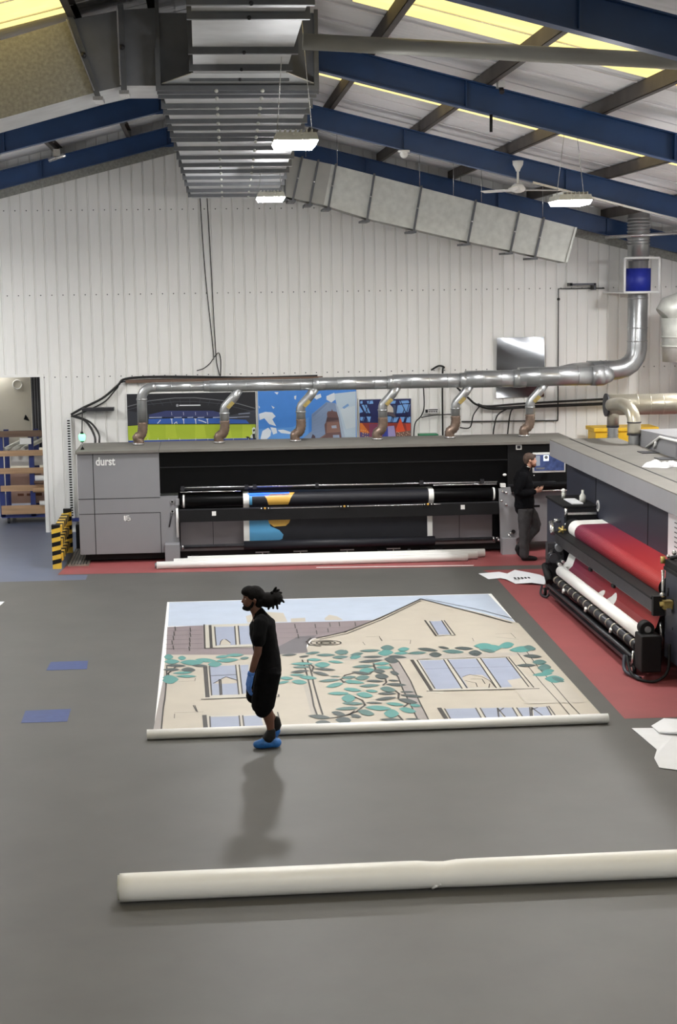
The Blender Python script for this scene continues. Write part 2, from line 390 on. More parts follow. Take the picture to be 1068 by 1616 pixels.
# left branch
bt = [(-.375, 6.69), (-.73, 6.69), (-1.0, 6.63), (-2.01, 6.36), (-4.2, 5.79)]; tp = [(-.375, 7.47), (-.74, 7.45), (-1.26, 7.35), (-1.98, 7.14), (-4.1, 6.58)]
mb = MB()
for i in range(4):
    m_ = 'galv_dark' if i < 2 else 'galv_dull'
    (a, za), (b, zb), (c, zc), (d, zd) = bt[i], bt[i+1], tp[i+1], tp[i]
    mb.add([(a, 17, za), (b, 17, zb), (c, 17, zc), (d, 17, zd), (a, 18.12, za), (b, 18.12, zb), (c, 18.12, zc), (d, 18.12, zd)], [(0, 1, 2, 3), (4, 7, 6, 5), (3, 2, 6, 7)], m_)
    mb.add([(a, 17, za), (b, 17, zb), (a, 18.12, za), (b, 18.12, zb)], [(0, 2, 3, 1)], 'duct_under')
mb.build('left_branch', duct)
for (a, za), (b, zb) in ((bt[1], tp[1]), (bt[2], tp[2])):
    mb = MB(); mb.prism([(a-.03, 16.95, za-.05), (a+.03, 16.95, za-.05), (b+.03, 16.95, zb+.05), (b-.03, 16.95, zb+.05)], (0, .05, 0), 'galv_flange')
    mb.prism([(a-.04, 16.93, za), (a-.025, 16.93, za), (b-.025, 16.93, zb), (b-.04, 16.93, zb)], (0, .04, 0), 'steel')
    mb.box(a-.05, a+.05, 16.95, 17.3, za-.09, za-.05, 'steel')
    mb.ball(((a+b)/2, 16.94, (za+zb)/2), .03, 'dark_metal', 5)
    mb.build('flange', duct)
# right branch running down parallel to the roof
tr = [(1.30, 6.88), (1.53, 6.90), (1.84, 6.83), (2.35, 6.72), (3.14, 6.515), (4.90, 6.055), (6.7, 5.59)]
br = [(1.30, 6.19), (1.516, 6.17), (1.66, 6.14), (2.20, 6.02), (3.0, 5.77), (4.75, 5.36), (6.53, 4.97)]
mb = MB()
for i in range(len(tr)-1):
    m_ = 'galv_mid' if 0 < i < 3 else 'galv'
    (a, za), (b, zb), (c, zc), (d, zd) = br[i], br[i+1], tr[i+1], tr[i]
    P = [(a, 28.2, za), (b, 28.2, zb), (c, 28.2, zc), (d, 28.2, zd), (a, 28.75, za), (b, 28.75, zb), (c, 28.75, zc), (d, 28.75, zd)]
    mb.add(P, [(0, 1, 2, 3), (4, 7, 6, 5), (3, 2, 6, 7)], m_); mb.add(P, [(0, 4, 5, 1)], 'galv_dull')
mb.build('right_branch', duct)
mb = MB(); mb.add([(6.7, 28.2, 5.59), (6.7, 28.75, 5.59), (6.53, 28.75, 4.97), (6.53, 28.2, 4.97)], [(0, 1, 2, 3)], 'galv_dark')
for (a, za), (b, zb) in ((br[-1], tr[-1]),):
    mb.prism([(a-.02, 28.17, za), (a+.02, 28.17, za), (b+.02, 28.17, zb), (b-.02, 28.17, zb)], (0, .6, 0), 'galv')
mb.build('end_cap', duct)
def lerp(p, q, t): return (p[0]+(q[0]-p[0])*t, p[1]+(q[1]-p[1])*t)
def along(path, t):
    n = len(path)-1; i = min(int(t*n), n-1); return lerp(path[i], path[i+1], t*n-i)
for i0, tt in ((1, 0), (2, .0), (2, .55), (3, .1), (3, .95), (4, .45), (4, 1.0), (5, .43), (5, .68)):
    a = lerp(br[i0], br[i0+1], tt); b = lerp(tr[i0], tr[i0+1], tt)
    mb = MB(); mb.prism([(a[0]-.018, 28.165, a[1]-.03), (a[0]+.018, 28.165, a[1]-.03), (b[0]+.018, 28.165, b[1]+.03), (b[0]-.018, 28.165, b[1]+.03)], (0, .035, 0), 'galv_flange')
    mb.box(a[0]-.09, a[0]+.05, 28.17, 28.8, a[1]-.065, a[1]-.03, 'galv_flange')
    mb.ball(((a[0]+b[0])/2, 28.16, (a[1]+b[1])/2), .02, 'steel', 4)
    mb.build('flange', duct)
for x, z in ((1.9, 6.85), (2.45, 6.7), (3.9, 6.32), (4.5, 6.17), (5.0, 6.05), (6.1, 5.75)):
    MB().tube([(x, 28.2, z), (x, 28.2, under(x)+.5)], .005, 'steel', 5).build('hanger_wire', duct)

# ------------------------------------------------------------------ high bay lamps
def lamp(x, y, z, lab, grp=None, pw=1.0):
    t = thing('high_bay_lamp', (x, y, z), lab, 'lamp', grp)
    mb = MB(); mb.prism([(x-.21, y-.3, z), (x+.21, y-.3, z), (x+.19, y-.3, z+.07), (x-.19, y-.3, z+.07)], (0, .6, 0), 'galv')
    for k in range(7): mb.box(x-.15+k*.05-.006, x-.15+k*.05+.006, y-.28, y+.28, z+.07, z+.10, 'galv')
    mb.ball((x-.03, y-.31, z+.05), .012, 'white_plastic', 4); mb.ball((x+.05, y-.31, z+.05), .012, 'white_plastic', 4)
    hs = mb.build('housing', t)
    MB().hexa([(x-.18, y-.27, z-.05), (x+.18, y-.27, z-.05), (x+.18, y+.27, z-.05), (x-.18, y+.27, z-.05)], [(x-.205, y-.29, z), (x+.205, y-.29, z), (x+.205, y+.29, z), (x-.205, y+.29, z)], 'led').build('diffuser', hs)
    top = under(x)+.34
    mb = MB()
    for sx in (-.17, .17): mb.tube([(x+sx, y, z+.07), (x+sx*.3, y, top)], .004, 'steel', 5)
    mb.build('suspension_wire', t)
    L = bpy.data.lights.new('lamp_light', 'AREA'); L.shape = 'RECTANGLE'; L.size = .40; L.size_y = .6; L.energy = LAMP_W*pw; L.color = (1, .99, .97)
    lo = bpy.data.objects.new('lamp_light', L); COL.objects.link(lo); lo.location = (x, y, z-.056); lo.parent = t; lo.matrix_parent_inverse = Matrix.Translation((-x, -y, -z))
    return t
lamp(.94, 15.5, 5.97, 'lit white high bay lamp nearest the camera, below the big grey duct', pw=.4)
lamp(1.09, 24.2, 5.93, 'small lit high bay lamp at the far end of the big duct', pw=1.9)
lamp(4.56, 19.5, 5.60, 'lit high bay lamp on the right, beside the ceiling fan')
for p in ((-4.6, 19.5, 5.6), (-5.4, 26.0, 5.5), (8.0, 16.5, 5.2), (8.3, 25.2, 5.2), (.9, 4.2, 6.0), (-5.2, -1.0, 5.5), (5.4, 1.0, 5.5)):  # lamps outside the view, added to brighten floor, walls and roof
    lamp(*p, 'unseen high bay lamp of the same kind, added to light the hall', 'unseen high bay lamps added to light the hall')
# light in the room beyond the opening
Lx = bpy.data.lights.new('annexe_light', 'AREA'); Lx.size = 1.2; Lx.energy = 90; lo = bpy.data.objects.new('annexe_light', Lx); COL.objects.link(lo); lo.location = (-4.6, 33.4, 3.15)

# ------------------------------------------------------------------ ceiling fan, detector, hook
x, y = 4.87, 24.30
t = thing('ceiling_fan', (x, y, 6.05), 'white ceiling fan hanging from the second blue roof beam on the right', 'fan')
mb = MB(); mb.tube([(x, y, 6.46), (x, y, 6.40), (x, y, 6.33), (x, y, 6.30)], [.085, .08, .04, .03], 'white_plastic', 16); mb.build('canopy', t)
MB().tube([(x, y, 6.35), (x, y, 6.08)], .018, 'white_plastic', 10).build('down_rod', t)
mt = MB().tube([(x, y, 6.12), (x, y, 6.09), (x, y, 6.04), (x, y, 6.0), (x, y, 5.98)], [.05, .09, .12, .10, .04], 'white_plastic', 20).build('motor', t)
for a in (12, 132, 252):
    c, s_ = math.cos(math.radians(a)), math.sin(math.radians(a)); mb = MB(); pts = []
    for r_, hw in ((.1, .03), (.2, .05), (.6, .075), (.68, .05)):
        pts.append((r_, hw))
    up = [(x+c*r_-s_*h, y+s_*r_+c*h, 6.02+.012) for r_, h in pts]; dn = [(x+c*r_+s_*h, y+s_*r_-c*h, 6.02-.012) for r_, h in reversed(pts)]
    mb.prism(up+dn, (0, 0, .008), 'white_plastic'); mb.build('blade', mt)
mb = MB(); mb.tube([(3.13, 24.35, 6.63), (3.13, 24.35, 6.60)], .09, 'white_plastic', 18); mb.ball((3.13, 24.35, 6.57), .06, 'white_plastic', 8)
tag(mb.build('smoke_detector'), 'small round white detector on the second blue beam near the ridge', 'detector')
mb = MB(); mb.box(3.50, 3.58, 18.62, 18.76, 6.86, 6.93, 'white_plastic'); mb.tube([(3.54, 18.66, 6.86), (3.54, 18.6, 6.80)], .03, 'dark_metal', 10)
tag(mb.build('camera_bracket'), 'small white camera on the third blue beam at a dark purlin', 'security camera')
mb = MB(); mb.tube([(3.43, 18.7, 6.56), (3.43, 18.7, 6.36)], .018, 'black', 8)
tag(mb.build('hanging_bolt'), 'short black rod hanging from the blue beam beyond the bracing tube', 'rod')
mb = MB(); mb.tube([(-2.20, 24.4, 6.52), (-1.95, 24.4, 6.60)], .03, 'steel', 8); mb.box(-2.12, -2.02, 24.34, 24.46, 6.58, 6.68, 'steel')
tag(mb.build('beam_clamp'), 'small silver clamp on the left blue beam near a purlin', 'clamp')
mb = MB(); mb.box(5.35, 6.9, 23.9, 23.94, 5.83, 5.85, 'steel')
mb = MB(); mb.prism([(5.0, 23.8, 6.12), (7.3, 23.8, 5.53), (7.3, 23.8, 5.50), (5.0, 23.8, 6.09)], (0, .05, 0), 'steel')
tag(mb.build('cable_tray'), 'thin silver cable tray sloping under the roof beside the fan', 'cable tray')
# ------------------------------------------------------------------ spiral ducts
def rings(mb, p, q, r, m, step=.32):
    p, q = Vector(p), Vector(q); n = int((q-p).length/step); d = (q-p).normalized()
    for i in range(1, n): c = p+(q-p)*i/n; mb.tube([c-d*.006, c+d*.006], r+.004, m, 24)
ex = thing('exhaust_manifold', (3, 27.6, 2.9), 'silver spiral exhaust duct running above the back printer, with six drop pipes', 'duct')
mb = MB(); Ym = 27.6
segs = [(-.86, .12, .083, 2.92), (.12, 2.02, .100, 2.918), (2.02, 3.32, .112, 2.925), (3.32, 4.60, .125, 2.94), (4.60, 5.55, .150, 2.955), (5.55, 6.95, .170, 2.978)]
for x0, x1, r, z in segs:
    mb.tube([(x0, Ym, z), (x1, Ym, z)], r, 'spiral', 32); rings(mb, (x0, Ym, z), (x1, Ym, z), r, 'spiral', .3)
    mb.tube([(x1-.10, Ym, z), (x1, Ym, z), (x1+.12, Ym, z+.006)], [r+.006, r+.012, r+.012], 'spiral', 32)
mb.build('manifold_pipe', ex)
mb = MB(); mb.tube([(6.9, Ym, 2.98), (7.08, Ym, 2.98), (7.16, Ym+.05, 2.98), (7.18, Ym+.1, 2.98)], [.175, .172, .14, .05], 'spiral', 28)
mb.tube([(6.35, 27.75, 2.99), (6.8, 28.7, 2.99), (7.05, 29.1, 2.98), (7.3, 29.3, 2.975)], .16, 'spiral', 24); mb.build('wye', ex)
mb = MB(); el = [(7.2, 29.3, 2.975), (7.75, 29.3, 2.975)]+arc((7.75, 29.3, 3.375), .40, -PI/2, 0, (1, 0, 0), (0, 0, 1), 4)[1:]+[(8.15, 29.3, 6.2)]
el = [(p[0], p[1], p[2]) for p in el]; mb.tube(el, .185, 'spiral', 28, smooth=True)
for z in (3.5, 3.75, 4.3): mb.tube([(8.15, 29.3, z), (8.15, 29.3, z+.02)], .192, 'spiral', 28)
for xx in (7.45, 7.55): mb.tube([(xx, 29.3, 2.975), (xx+.02, 29.3, 2.975)], .192, 'spiral', 28)
mb.build('riser_pipe', ex)
mb = MB(); mb.tube([(8.15, 29.3, 5.0), (8.15, 29.3, 5.9)], .20, 'spiral', 28)
for k in range(9): mb.tube([(8.15, 29.3, 5.28+k*.06), (8.15, 29.3, 5.31+k*.06)], .215, 'spiral', 28)
mb.build('flexible_connector', ex)
MB().tube([(8.15, 29.3, 4.42), (8.15, 29.3, 4.86)], .235, 'fan_blue', 32).build('fan_housing', ex, 'bright blue in-line fan housing')
mb = MB()
for a, b in (((7.80, 5.05), (8.45, 5.05)), ((8.45, 5.05), (8.45, 4.42)), ((8.45, 4.42), (7.80, 4.42)), ((7.80, 4.42), (7.80, 5.05))):
    mb.tube([(a[0], 28.95, a[1]), (b[0], 28.95, b[1])], .025, 'white_plastic', 6)
mb.box(7.78, 8.47, 28.95, 30.44, 4.40, 4.43, 'white_plastic'); mb.build('support_bracket', ex, 'white steel bracket frame around the fan')
mb = MB(); mb.tube([(7.45, 29.0, 5.43), (9.0, 29.0, 5.50)], .03, 'steel', 8); mb.build('bracing_bar', ex)
land = [-1.09, .31, 1.64, 3.08, 4.37, 5.70]
for i, xl in enumerate(land):
    r = .085
    if i == 0:
        p = [(-.80, Ym, 2.92), (-.86, Ym, 2.92)]+arc((-.86, Ym, 2.73), .19, PI/2, PI, (1, 0, 0), (0, 0, 1), 5)[1:]+[(-1.05, Ym, 2.32)]
        mb = MB(); mb.tube(p, r, 'spiral', 20)
        mb.tube([(-1.05, Ym, 2.73), (-1.05, Ym, 2.70)], r+.006, 'spiral', 20)
    else:
        xt = xl+.06
        p = [(xt+.26, Ym, 2.86), (xt+.17, Ym, 2.72), (xt+.02, Ym, 2.56), (xt, Ym, 2.50), (xt, Ym, 2.28)]
        mb = MB(); mb.tube(p, r*.95, 'spiral', 20); mb.tube([(xt, Ym, 2.46), (xt, Ym, 2.43)], r+.004, 'spiral', 20)
        mb.prism([(xt+.03, Ym-.09, 2.56), (xt+.13, Ym-.09, 2.66), (xt+.18, Ym-.09, 2.62), (xt+.08, Ym-.09, 2.52)], (0, .01, 0), 'brass')
    dp = mb.build('drop_pipe', ex)
    xs = p[-1][0]
    mb = MB(); fp = smooth_path([(xs, Ym, 2.32), (xs, Ym, 2.20), (xs-.03, Ym, 2.10), (xs-.10, Ym, 2.05), (xl-.05 if i else xl-.02, Ym, 1.985), (xl-.04, Ym, 1.93)], 5)
    mb.tube(fp, [r*(1.05 if k % 2 else .95) for k in range(len(fp))], 'flex_brown', 18); fe = mb.build('flexible_elbow', dp)
    mb = MB(); mb.tube([(xl-.04, Ym, 1.926), (xl-.04, Ym, 1.96)], .10, 'steel', 20); mb.build('collar', ex)
# second printer's duct
e2 = thing('exhaust_duct', (7, 25.6, 2.6), 'warm silver exhaust duct with two drop pipes above the right-hand printer', 'duct')
mb = MB(); mb.tube([(6.62, 25.6, 2.61), (XR-.05, 25.6, 2.61)], .172, 'spiral_warm', 28); rings(mb, (6.9, 25.6, 2.61), (XR, 25.6, 2.61), .172, 'spiral_warm', .2)
mb.tube([(6.60, 25.6, 2.61), (6.63, 25.6, 2.61)], .19, 'dark_metal', 28); mb.build('horizontal_pipe', e2)
mb = MB(); mb.tube([(6.73, 25.6, 2.61), (6.73, 25.6, 2.26)], .098, 'spiral_warm', 20); mb.tube([(6.73, 25.6, 2.27), (6.73, 25.6, 2.24)], .104, 'dark_metal', 20)
mb.build('drop_pipe', e2)
mb = MB(); fp = [(6.73, 25.6, 2.25-.02*k) for k in range(11)]; mb.tube(fp, [.076+.022*(k % 2) for k in range(11)], 'spiral', 20); mb.build('flexible_hose', e2)
mb = MB(); p = [(6.66, 25.5, 2.62), (6.66, 25.1, 2.66)]+arc((6.68, 24.75, 2.56), .16, PI/2, 0, (0, -1, 0), (0, 0, 1), 5)+[(6.76, 24.5, 2.40), (6.76, 24.45, 2.30)]
p = smooth_path([(6.66, 25.45, 2.62), (6.68, 24.9, 2.67), (6.73, 24.6, 2.62), (6.76, 24.45, 2.48), (6.76, 24.42, 2.24)], 6); mb.tube(p, .105, 'spiral_warm', 22)
for z in (2.43, 2.24): mb.tube([(6.76, 24.42, z), (6.76, 24.42, z-.02)], .112, 'dark_metal', 22)
mb.build('drop_pipe', e2)
mb = MB(); fp = [(6.76, 24.42, 2.23-.018*k) for k in range(10)]; mb.tube(fp, [.078+.022*(k % 2) for k in range(10)], 'spiral', 20); mb.build('flexible_hose', e2)
# grey elbow duct at the right wall
e3 = thing('elbow_duct', (8.7, 28.6, 3.8), 'big grey elbow duct at the right edge beside the riser with the blue fan', 'duct')
mb = MB(); mb.tube([(9.6, 28.6, 4.12), (8.75, 28.6, 4.12), (8.55, 28.6, 4.08), (8.45, 28.6, 3.98)], [.30, .30, .27, .2], 'galv', 28); mb.tube([(8.72, 28.6, 3.95), (8.72, 28.6, 3.70), (8.72, 28.6, 3.15)], [.33, .30, .28], 'galv', 28)
for z in (3.62, 3.45): mb.tube([(8.72, 28.6, z), (8.72, 28.6, z-.03)], .31, 'galv', 28)
mb.build('elbow_body', e3); MB().box(8.62, 8.85, 28.26, 28.34, 4.02, 4.16, 'black').build('access_hatch', e3)

# ------------------------------------------------------------------ things on the gable wall
YP = 30.38
PAL = {}
def art_mat(c):
    k = 'ink_%d_%d_%d' % c
    if k not in MATS: mat(k, c, .45, 0, .03, 5)
    return k
def poster(data, x0, x1, z0, z1, lab, base):
    mb = MB(); mb.box(x0, x1, YP, YW-.013, z0, z1, 'vinyl')
    for i, (c, pts) in enumerate(data):
        cp = [(min(max(a, x0+.012), x1-.012), YP-.0008-.0005*i, min(max(b, z0), z1-.012)) for a, b in pts]
        if i == 0: cp = [(x0+.012, cp[0][1], z1-.012), (x1-.012, cp[0][1], z1-.012), (x1-.012, cp[0][1], z0+.01), (x0+.012, cp[0][1], z0+.01)]
        mb.poly(cp, art_mat(c))
    tag(mb.build('poster'), lab, 'poster')
POSTER_A = [((26,27,34),[(-1.434,2.641),(1.012,2.606),(1.0,1.995),(-1.43,2.021)]),((50,52,60),[(-1.421,2.313),(-0.784,2.191),(-0.789,2.032),(-1.43,2.034)]),((58,60,70),[(0.479,2.177),(1.006,2.289),(1.0,2.0),(0.475,2.018)]),((110,112,116),[(-1.428,2.383),(-1.015,2.487),(-1.019,2.503),(-1.432,2.399)]),((110,112,116),[(-1.016,2.486),(-0.532,2.53),(-0.533,2.547),(-1.018,2.503)]),((110,112,116),[(-0.533,2.53),(-0.145,2.528),(-0.145,2.545),(-0.532,2.547)]),((110,112,116),[(-0.146,2.528),(0.338,2.47),(0.341,2.486),(-0.144,2.545)]),((110,112,116),[(0.338,2.47),(0.677,2.397),(0.681,2.414),(0.341,2.486)]),((110,112,116),[(0.676,2.397),(0.991,2.301),(0.996,2.317),(0.681,2.414)]),((80,82,90),[(-1.431,2.329),(-1.018,2.423),(-1.02,2.43),(-1.433,2.336)]),((80,82,90),[(-1.019,2.423),(-0.534,2.462),(-0.535,2.47),(-1.019,2.43)]),((80,82,90),[(-0.534,2.462),(-0.147,2.46),(-0.147,2.467),(-0.534,2.47)]),((80,82,90),[(-0.147,2.46),(0.338,2.409),(0.338,2.416),(-0.146,2.467)]),((80,82,90),[(0.337,2.409),(0.992,2.237),(0.993,2.244),(0.339,2.416)]),((70,72,80),[(-1.019,2.505),(-0.925,2.399),(-0.921,2.402),(-1.015,2.509)]),((70,72,80),[(-0.825,2.509),(-0.756,2.396),(-0.752,2.399),(-0.821,2.512)]),((70,72,80),[(-0.632,2.513),(-0.587,2.393),(-0.583,2.395),(-0.628,2.515)]),((70,72,80),[(-0.439,2.517),(-0.418,2.39),(-0.413,2.391),(-0.434,2.518)]),((70,72,80),[(-0.245,2.521),(-0.248,2.387),(-0.243,2.387),(-0.24,2.521)]),((70,72,80),[(-0.051,2.51),(-0.078,2.384),(-0.074,2.383),(-0.046,2.509)]),((70,72,80),[(0.143,2.5),(0.092,2.381),(0.096,2.379),(0.148,2.498)]),((70,72,80),[(0.338,2.489),(0.262,2.378),(0.266,2.376),(0.342,2.486)]),((54,62,108),[(-1.025,2.232),(-0.709,2.299),(0.189,2.281),(0.503,2.189),(0.502,2.152),(-1.026,2.184)]),((52,96,178),[(-1.04,2.147),(-0.616,2.151),(0.185,2.139),(0.818,2.092),(0.878,2.022),(-1.042,2.055)]),((210,216,230),[(-0.628,2.146),(-0.58,2.145),(-0.593,2.121),(-0.587,2.045),(-0.602,2.046),(-0.609,2.121)]),((180,186,205),[(-0.605,2.272),(-0.6,2.211),(-0.59,2.212),(-0.596,2.273)]),((210,216,230),[(-0.403,2.142),(-0.354,2.141),(-0.367,2.116),(-0.362,2.041),(-0.376,2.041),(-0.384,2.117)]),((180,186,205),[(-0.38,2.267),(-0.374,2.206),(-0.365,2.207),(-0.37,2.268)]),((210,216,230),[(-0.175,2.137),(-0.126,2.136),(-0.139,2.112),(-0.134,2.036),(-0.148,2.036),(-0.156,2.112)]),((180,186,205),[(-0.152,2.263),(-0.146,2.202),(-0.137,2.203),(-0.142,2.264)]),((210,216,230),[(0.051,2.132),(0.1,2.131),(0.087,2.107),(0.093,2.031),(0.078,2.031),(0.07,2.107)]),((180,186,205),[(0.074,2.258),(0.08,2.197),(0.089,2.198),(0.084,2.259)]),((220,226,236),[(-0.868,2.054),(-0.805,2.121),(-0.816,2.131),(-0.878,2.063)]),((220,226,236),[(-0.098,2.103),(-0.013,2.076),(-0.008,2.093),(-0.093,2.119)]),((220,226,236),[(-0.014,2.077),(0.053,2.046),(0.06,2.062),(-0.007,2.092)]),((220,226,236),[(-0.554,2.041),(-0.504,2.079),(-0.513,2.091),(-0.563,2.053)]),((220,226,236),[(-0.516,2.083),(-0.505,2.044),(-0.491,2.048),(-0.502,2.087)]),((230,232,236),[(-0.449,2.386),(-0.047,2.383),(-0.046,2.403),(-0.449,2.406)]),((150,152,158),[(-0.507,2.412),(-0.487,2.424),(-0.463,2.411),(-0.464,2.377),(-0.489,2.368),(-0.508,2.378)]),((176,184,204),[(-1.027,2.168),(-0.785,2.168),(-0.785,2.185),(-1.027,2.185)]),((176,184,204),[(-0.555,2.158),(-0.409,2.16),(-0.409,2.177),(-0.555,2.175)]),((176,184,204),[(-0.3,2.153),(-0.191,2.156),(-0.191,2.173),(-0.3,2.17)]),((176,184,204),[(-0.106,2.149),(0.02,2.151),(0.02,2.168),(-0.106,2.166)]),((176,184,204),[(0.186,2.143),(0.332,2.145),(0.332,2.162),(0.186,2.16)]),((176,184,204),[(0.478,2.137),(0.649,2.138),(0.649,2.155),(0.478,2.154)]),((160,170,190),[(0.675,2.204),(0.895,2.217),(0.894,2.229),(0.674,2.216)]),((170,178,196),[(0.649,2.143),(0.881,2.148),(0.881,2.16),(0.649,2.155)]),((170,192,52),[(-1.437,2.022),(-1.043,2.043),(1.0,2.005),(0.994,1.745),(-1.432,1.748)]),((182,202,60),[(-1.224,2.044),(-1.055,2.043),(-1.014,1.783),(-1.232,1.783)]),((182,202,60),[(-0.716,2.033),(-0.546,2.032),(-0.505,1.772),(-0.724,1.772)]),((182,202,60),[(-0.158,2.022),(0.012,2.021),(0.054,1.76),(-0.165,1.76)]),((182,202,60),[(0.328,2.011),(0.499,2.01),(0.542,1.749),(0.322,1.749)]),((182,202,60),[(0.743,2.003),(0.914,2.002),(0.958,1.74),(0.737,1.74)]),((48,74,158),[(-1.432,1.743),(0.994,1.74),(0.993,1.676),(-1.429,1.689)]),((226,228,230),[(-1.432,1.743),(0.994,1.742),(0.994,1.747),(-1.432,1.748)]),((214,220,210),[(0.925,1.923),(0.962,1.952),(0.996,1.934),(0.992,1.75),(0.909,1.746),(0.885,1.776),(0.935,1.824)]),((30,30,34),[(0.941,1.898),(0.976,1.917),(0.985,1.885),(0.955,1.861)]),((30,30,34),[(0.799,1.766),(0.848,1.777),(0.908,1.732),(0.871,1.715)]),((30,30,34),[(0.93,1.82),(0.984,1.828),(0.986,1.7),(0.952,1.689)]),((220,222,228),[(-1.066,1.784),(-1.067,1.745),(-1.06,1.745),(-1.059,1.784)]),((220,222,228),[(-0.873,1.78),(-0.874,1.741),(-0.866,1.741),(-0.865,1.78)]),((220,222,228),[(-0.667,1.775),(-0.668,1.736),(-0.66,1.736),(-0.659,1.775)]),((220,222,228),[(-0.46,1.771),(-0.461,1.732),(-0.454,1.732),(-0.453,1.771)]),((220,222,228),[(-0.156,1.764),(-0.157,1.725),(-0.15,1.725),(-0.149,1.764)]),((220,222,228),[(0.075,1.759),(0.074,1.72),(0.081,1.72),(0.082,1.759)]),((220,222,228),[(0.563,1.749),(0.562,1.71),(0.569,1.709),(0.57,1.749)]),((220,222,228),[(0.856,1.743),(0.855,1.703),(0.863,1.703),(0.863,1.742)])]
POSTER_B = [((70,136,218),[(1.066,2.624),(2.941,2.6),(2.929,1.661),(1.062,1.671)]),((96,156,226),[(1.051,1.91),(1.715,1.934),(2.021,2.117),(2.014,1.661),(1.062,1.671)]),((190,208,222),[(2.522,2.562),(2.941,2.6),(2.929,1.661),(2.719,1.675),(2.611,2.105)]),((206,218,226),[(2.632,2.257),(2.93,2.327),(2.925,1.909),(2.741,1.874)]),((224,232,240),[(1.067,2.203),(1.19,2.239),(1.322,2.226),(1.387,2.149),(1.32,2.094),(1.393,1.96),(1.261,2.0),(1.169,2.116),(1.074,2.08)]),((224,232,240),[(1.279,1.943),(1.392,1.922),(1.409,1.827),(1.333,1.8)]),((224,232,240),[(1.085,1.72),(1.126,1.871),(1.241,1.934),(1.296,1.867),(1.276,1.772),(1.179,1.689)]),((224,232,240),[(1.42,1.883),(1.524,1.891),(1.675,1.84),(1.655,1.802),(1.485,1.825)]),((224,232,240),[(1.306,2.359),(1.371,2.32),(1.342,2.292)]),((224,232,240),[(1.748,2.53),(1.791,2.542),(1.781,2.463),(1.752,2.473)]),((224,232,240),[(2.103,2.514),(2.256,2.567),(2.274,2.501),(2.178,2.455)]),((224,232,240),[(2.369,2.518),(2.522,2.581),(2.539,2.448),(2.462,2.393),(2.368,2.452)]),((120,160,210),[(2.67,2.294),(2.785,2.368),(2.804,2.329),(2.708,2.265)]),((224,232,240),[(1.061,2.364),(1.088,2.335),(1.078,2.298)]),((224,232,240),[(1.367,2.613),(1.452,2.611),(1.423,2.564)]),((132,152,184),[(2.079,2.173),(2.367,2.404),(2.538,2.382),(2.729,1.674),(1.843,1.665),(2.074,1.85)]),((112,134,172),[(2.088,2.164),(2.371,2.395),(2.382,2.366),(2.097,2.116)]),((170,186,206),[(2.538,2.382),(2.594,2.296),(2.729,1.674),(2.672,1.676)]),((120,142,176),[(2.098,2.077),(2.367,2.299),(2.365,2.302),(2.095,2.079)]),((120,142,176),[(2.097,2.023),(2.366,2.213),(2.364,2.216),(2.095,2.026)]),((120,142,176),[(2.096,1.97),(2.364,2.128),(2.362,2.131),(2.094,1.973)]),((120,142,176),[(2.095,1.917),(2.363,2.042),(2.361,2.046),(2.093,1.92)]),((120,142,176),[(2.094,1.863),(2.362,1.957),(2.36,1.96),(2.093,1.867)]),((120,142,176),[(2.093,1.81),(2.36,1.871),(2.359,1.875),(2.092,1.814)]),((120,142,176),[(2.092,1.757),(2.359,1.785),(2.358,1.789),(2.091,1.761)]),((112,84,84),[(2.374,2.186),(2.393,2.224),(2.46,2.23),(2.47,2.27),(2.489,2.229),(2.564,2.211),(2.601,2.087),(2.652,1.67),(2.166,1.677),(2.339,1.788),(2.323,1.969),(2.382,2.072)]),((82,62,66),[(2.373,2.11),(2.591,2.096),(2.595,2.058),(2.352,2.025)]),((146,110,100),[(2.371,2.015),(2.6,2.02),(2.626,1.82),(2.359,1.806)]),((176,186,204),[(2.456,1.947),(2.551,1.955),(2.56,1.897),(2.465,1.895)]),((150,164,190),[(2.482,1.766),(2.606,1.767),(2.613,1.683),(2.49,1.681)]),((150,120,110),[(2.188,1.676),(2.342,1.768),(2.337,1.777),(2.183,1.685)]),((80,66,76),[(2.052,1.689),(2.092,1.793),(2.139,1.754),(2.148,1.687)])]
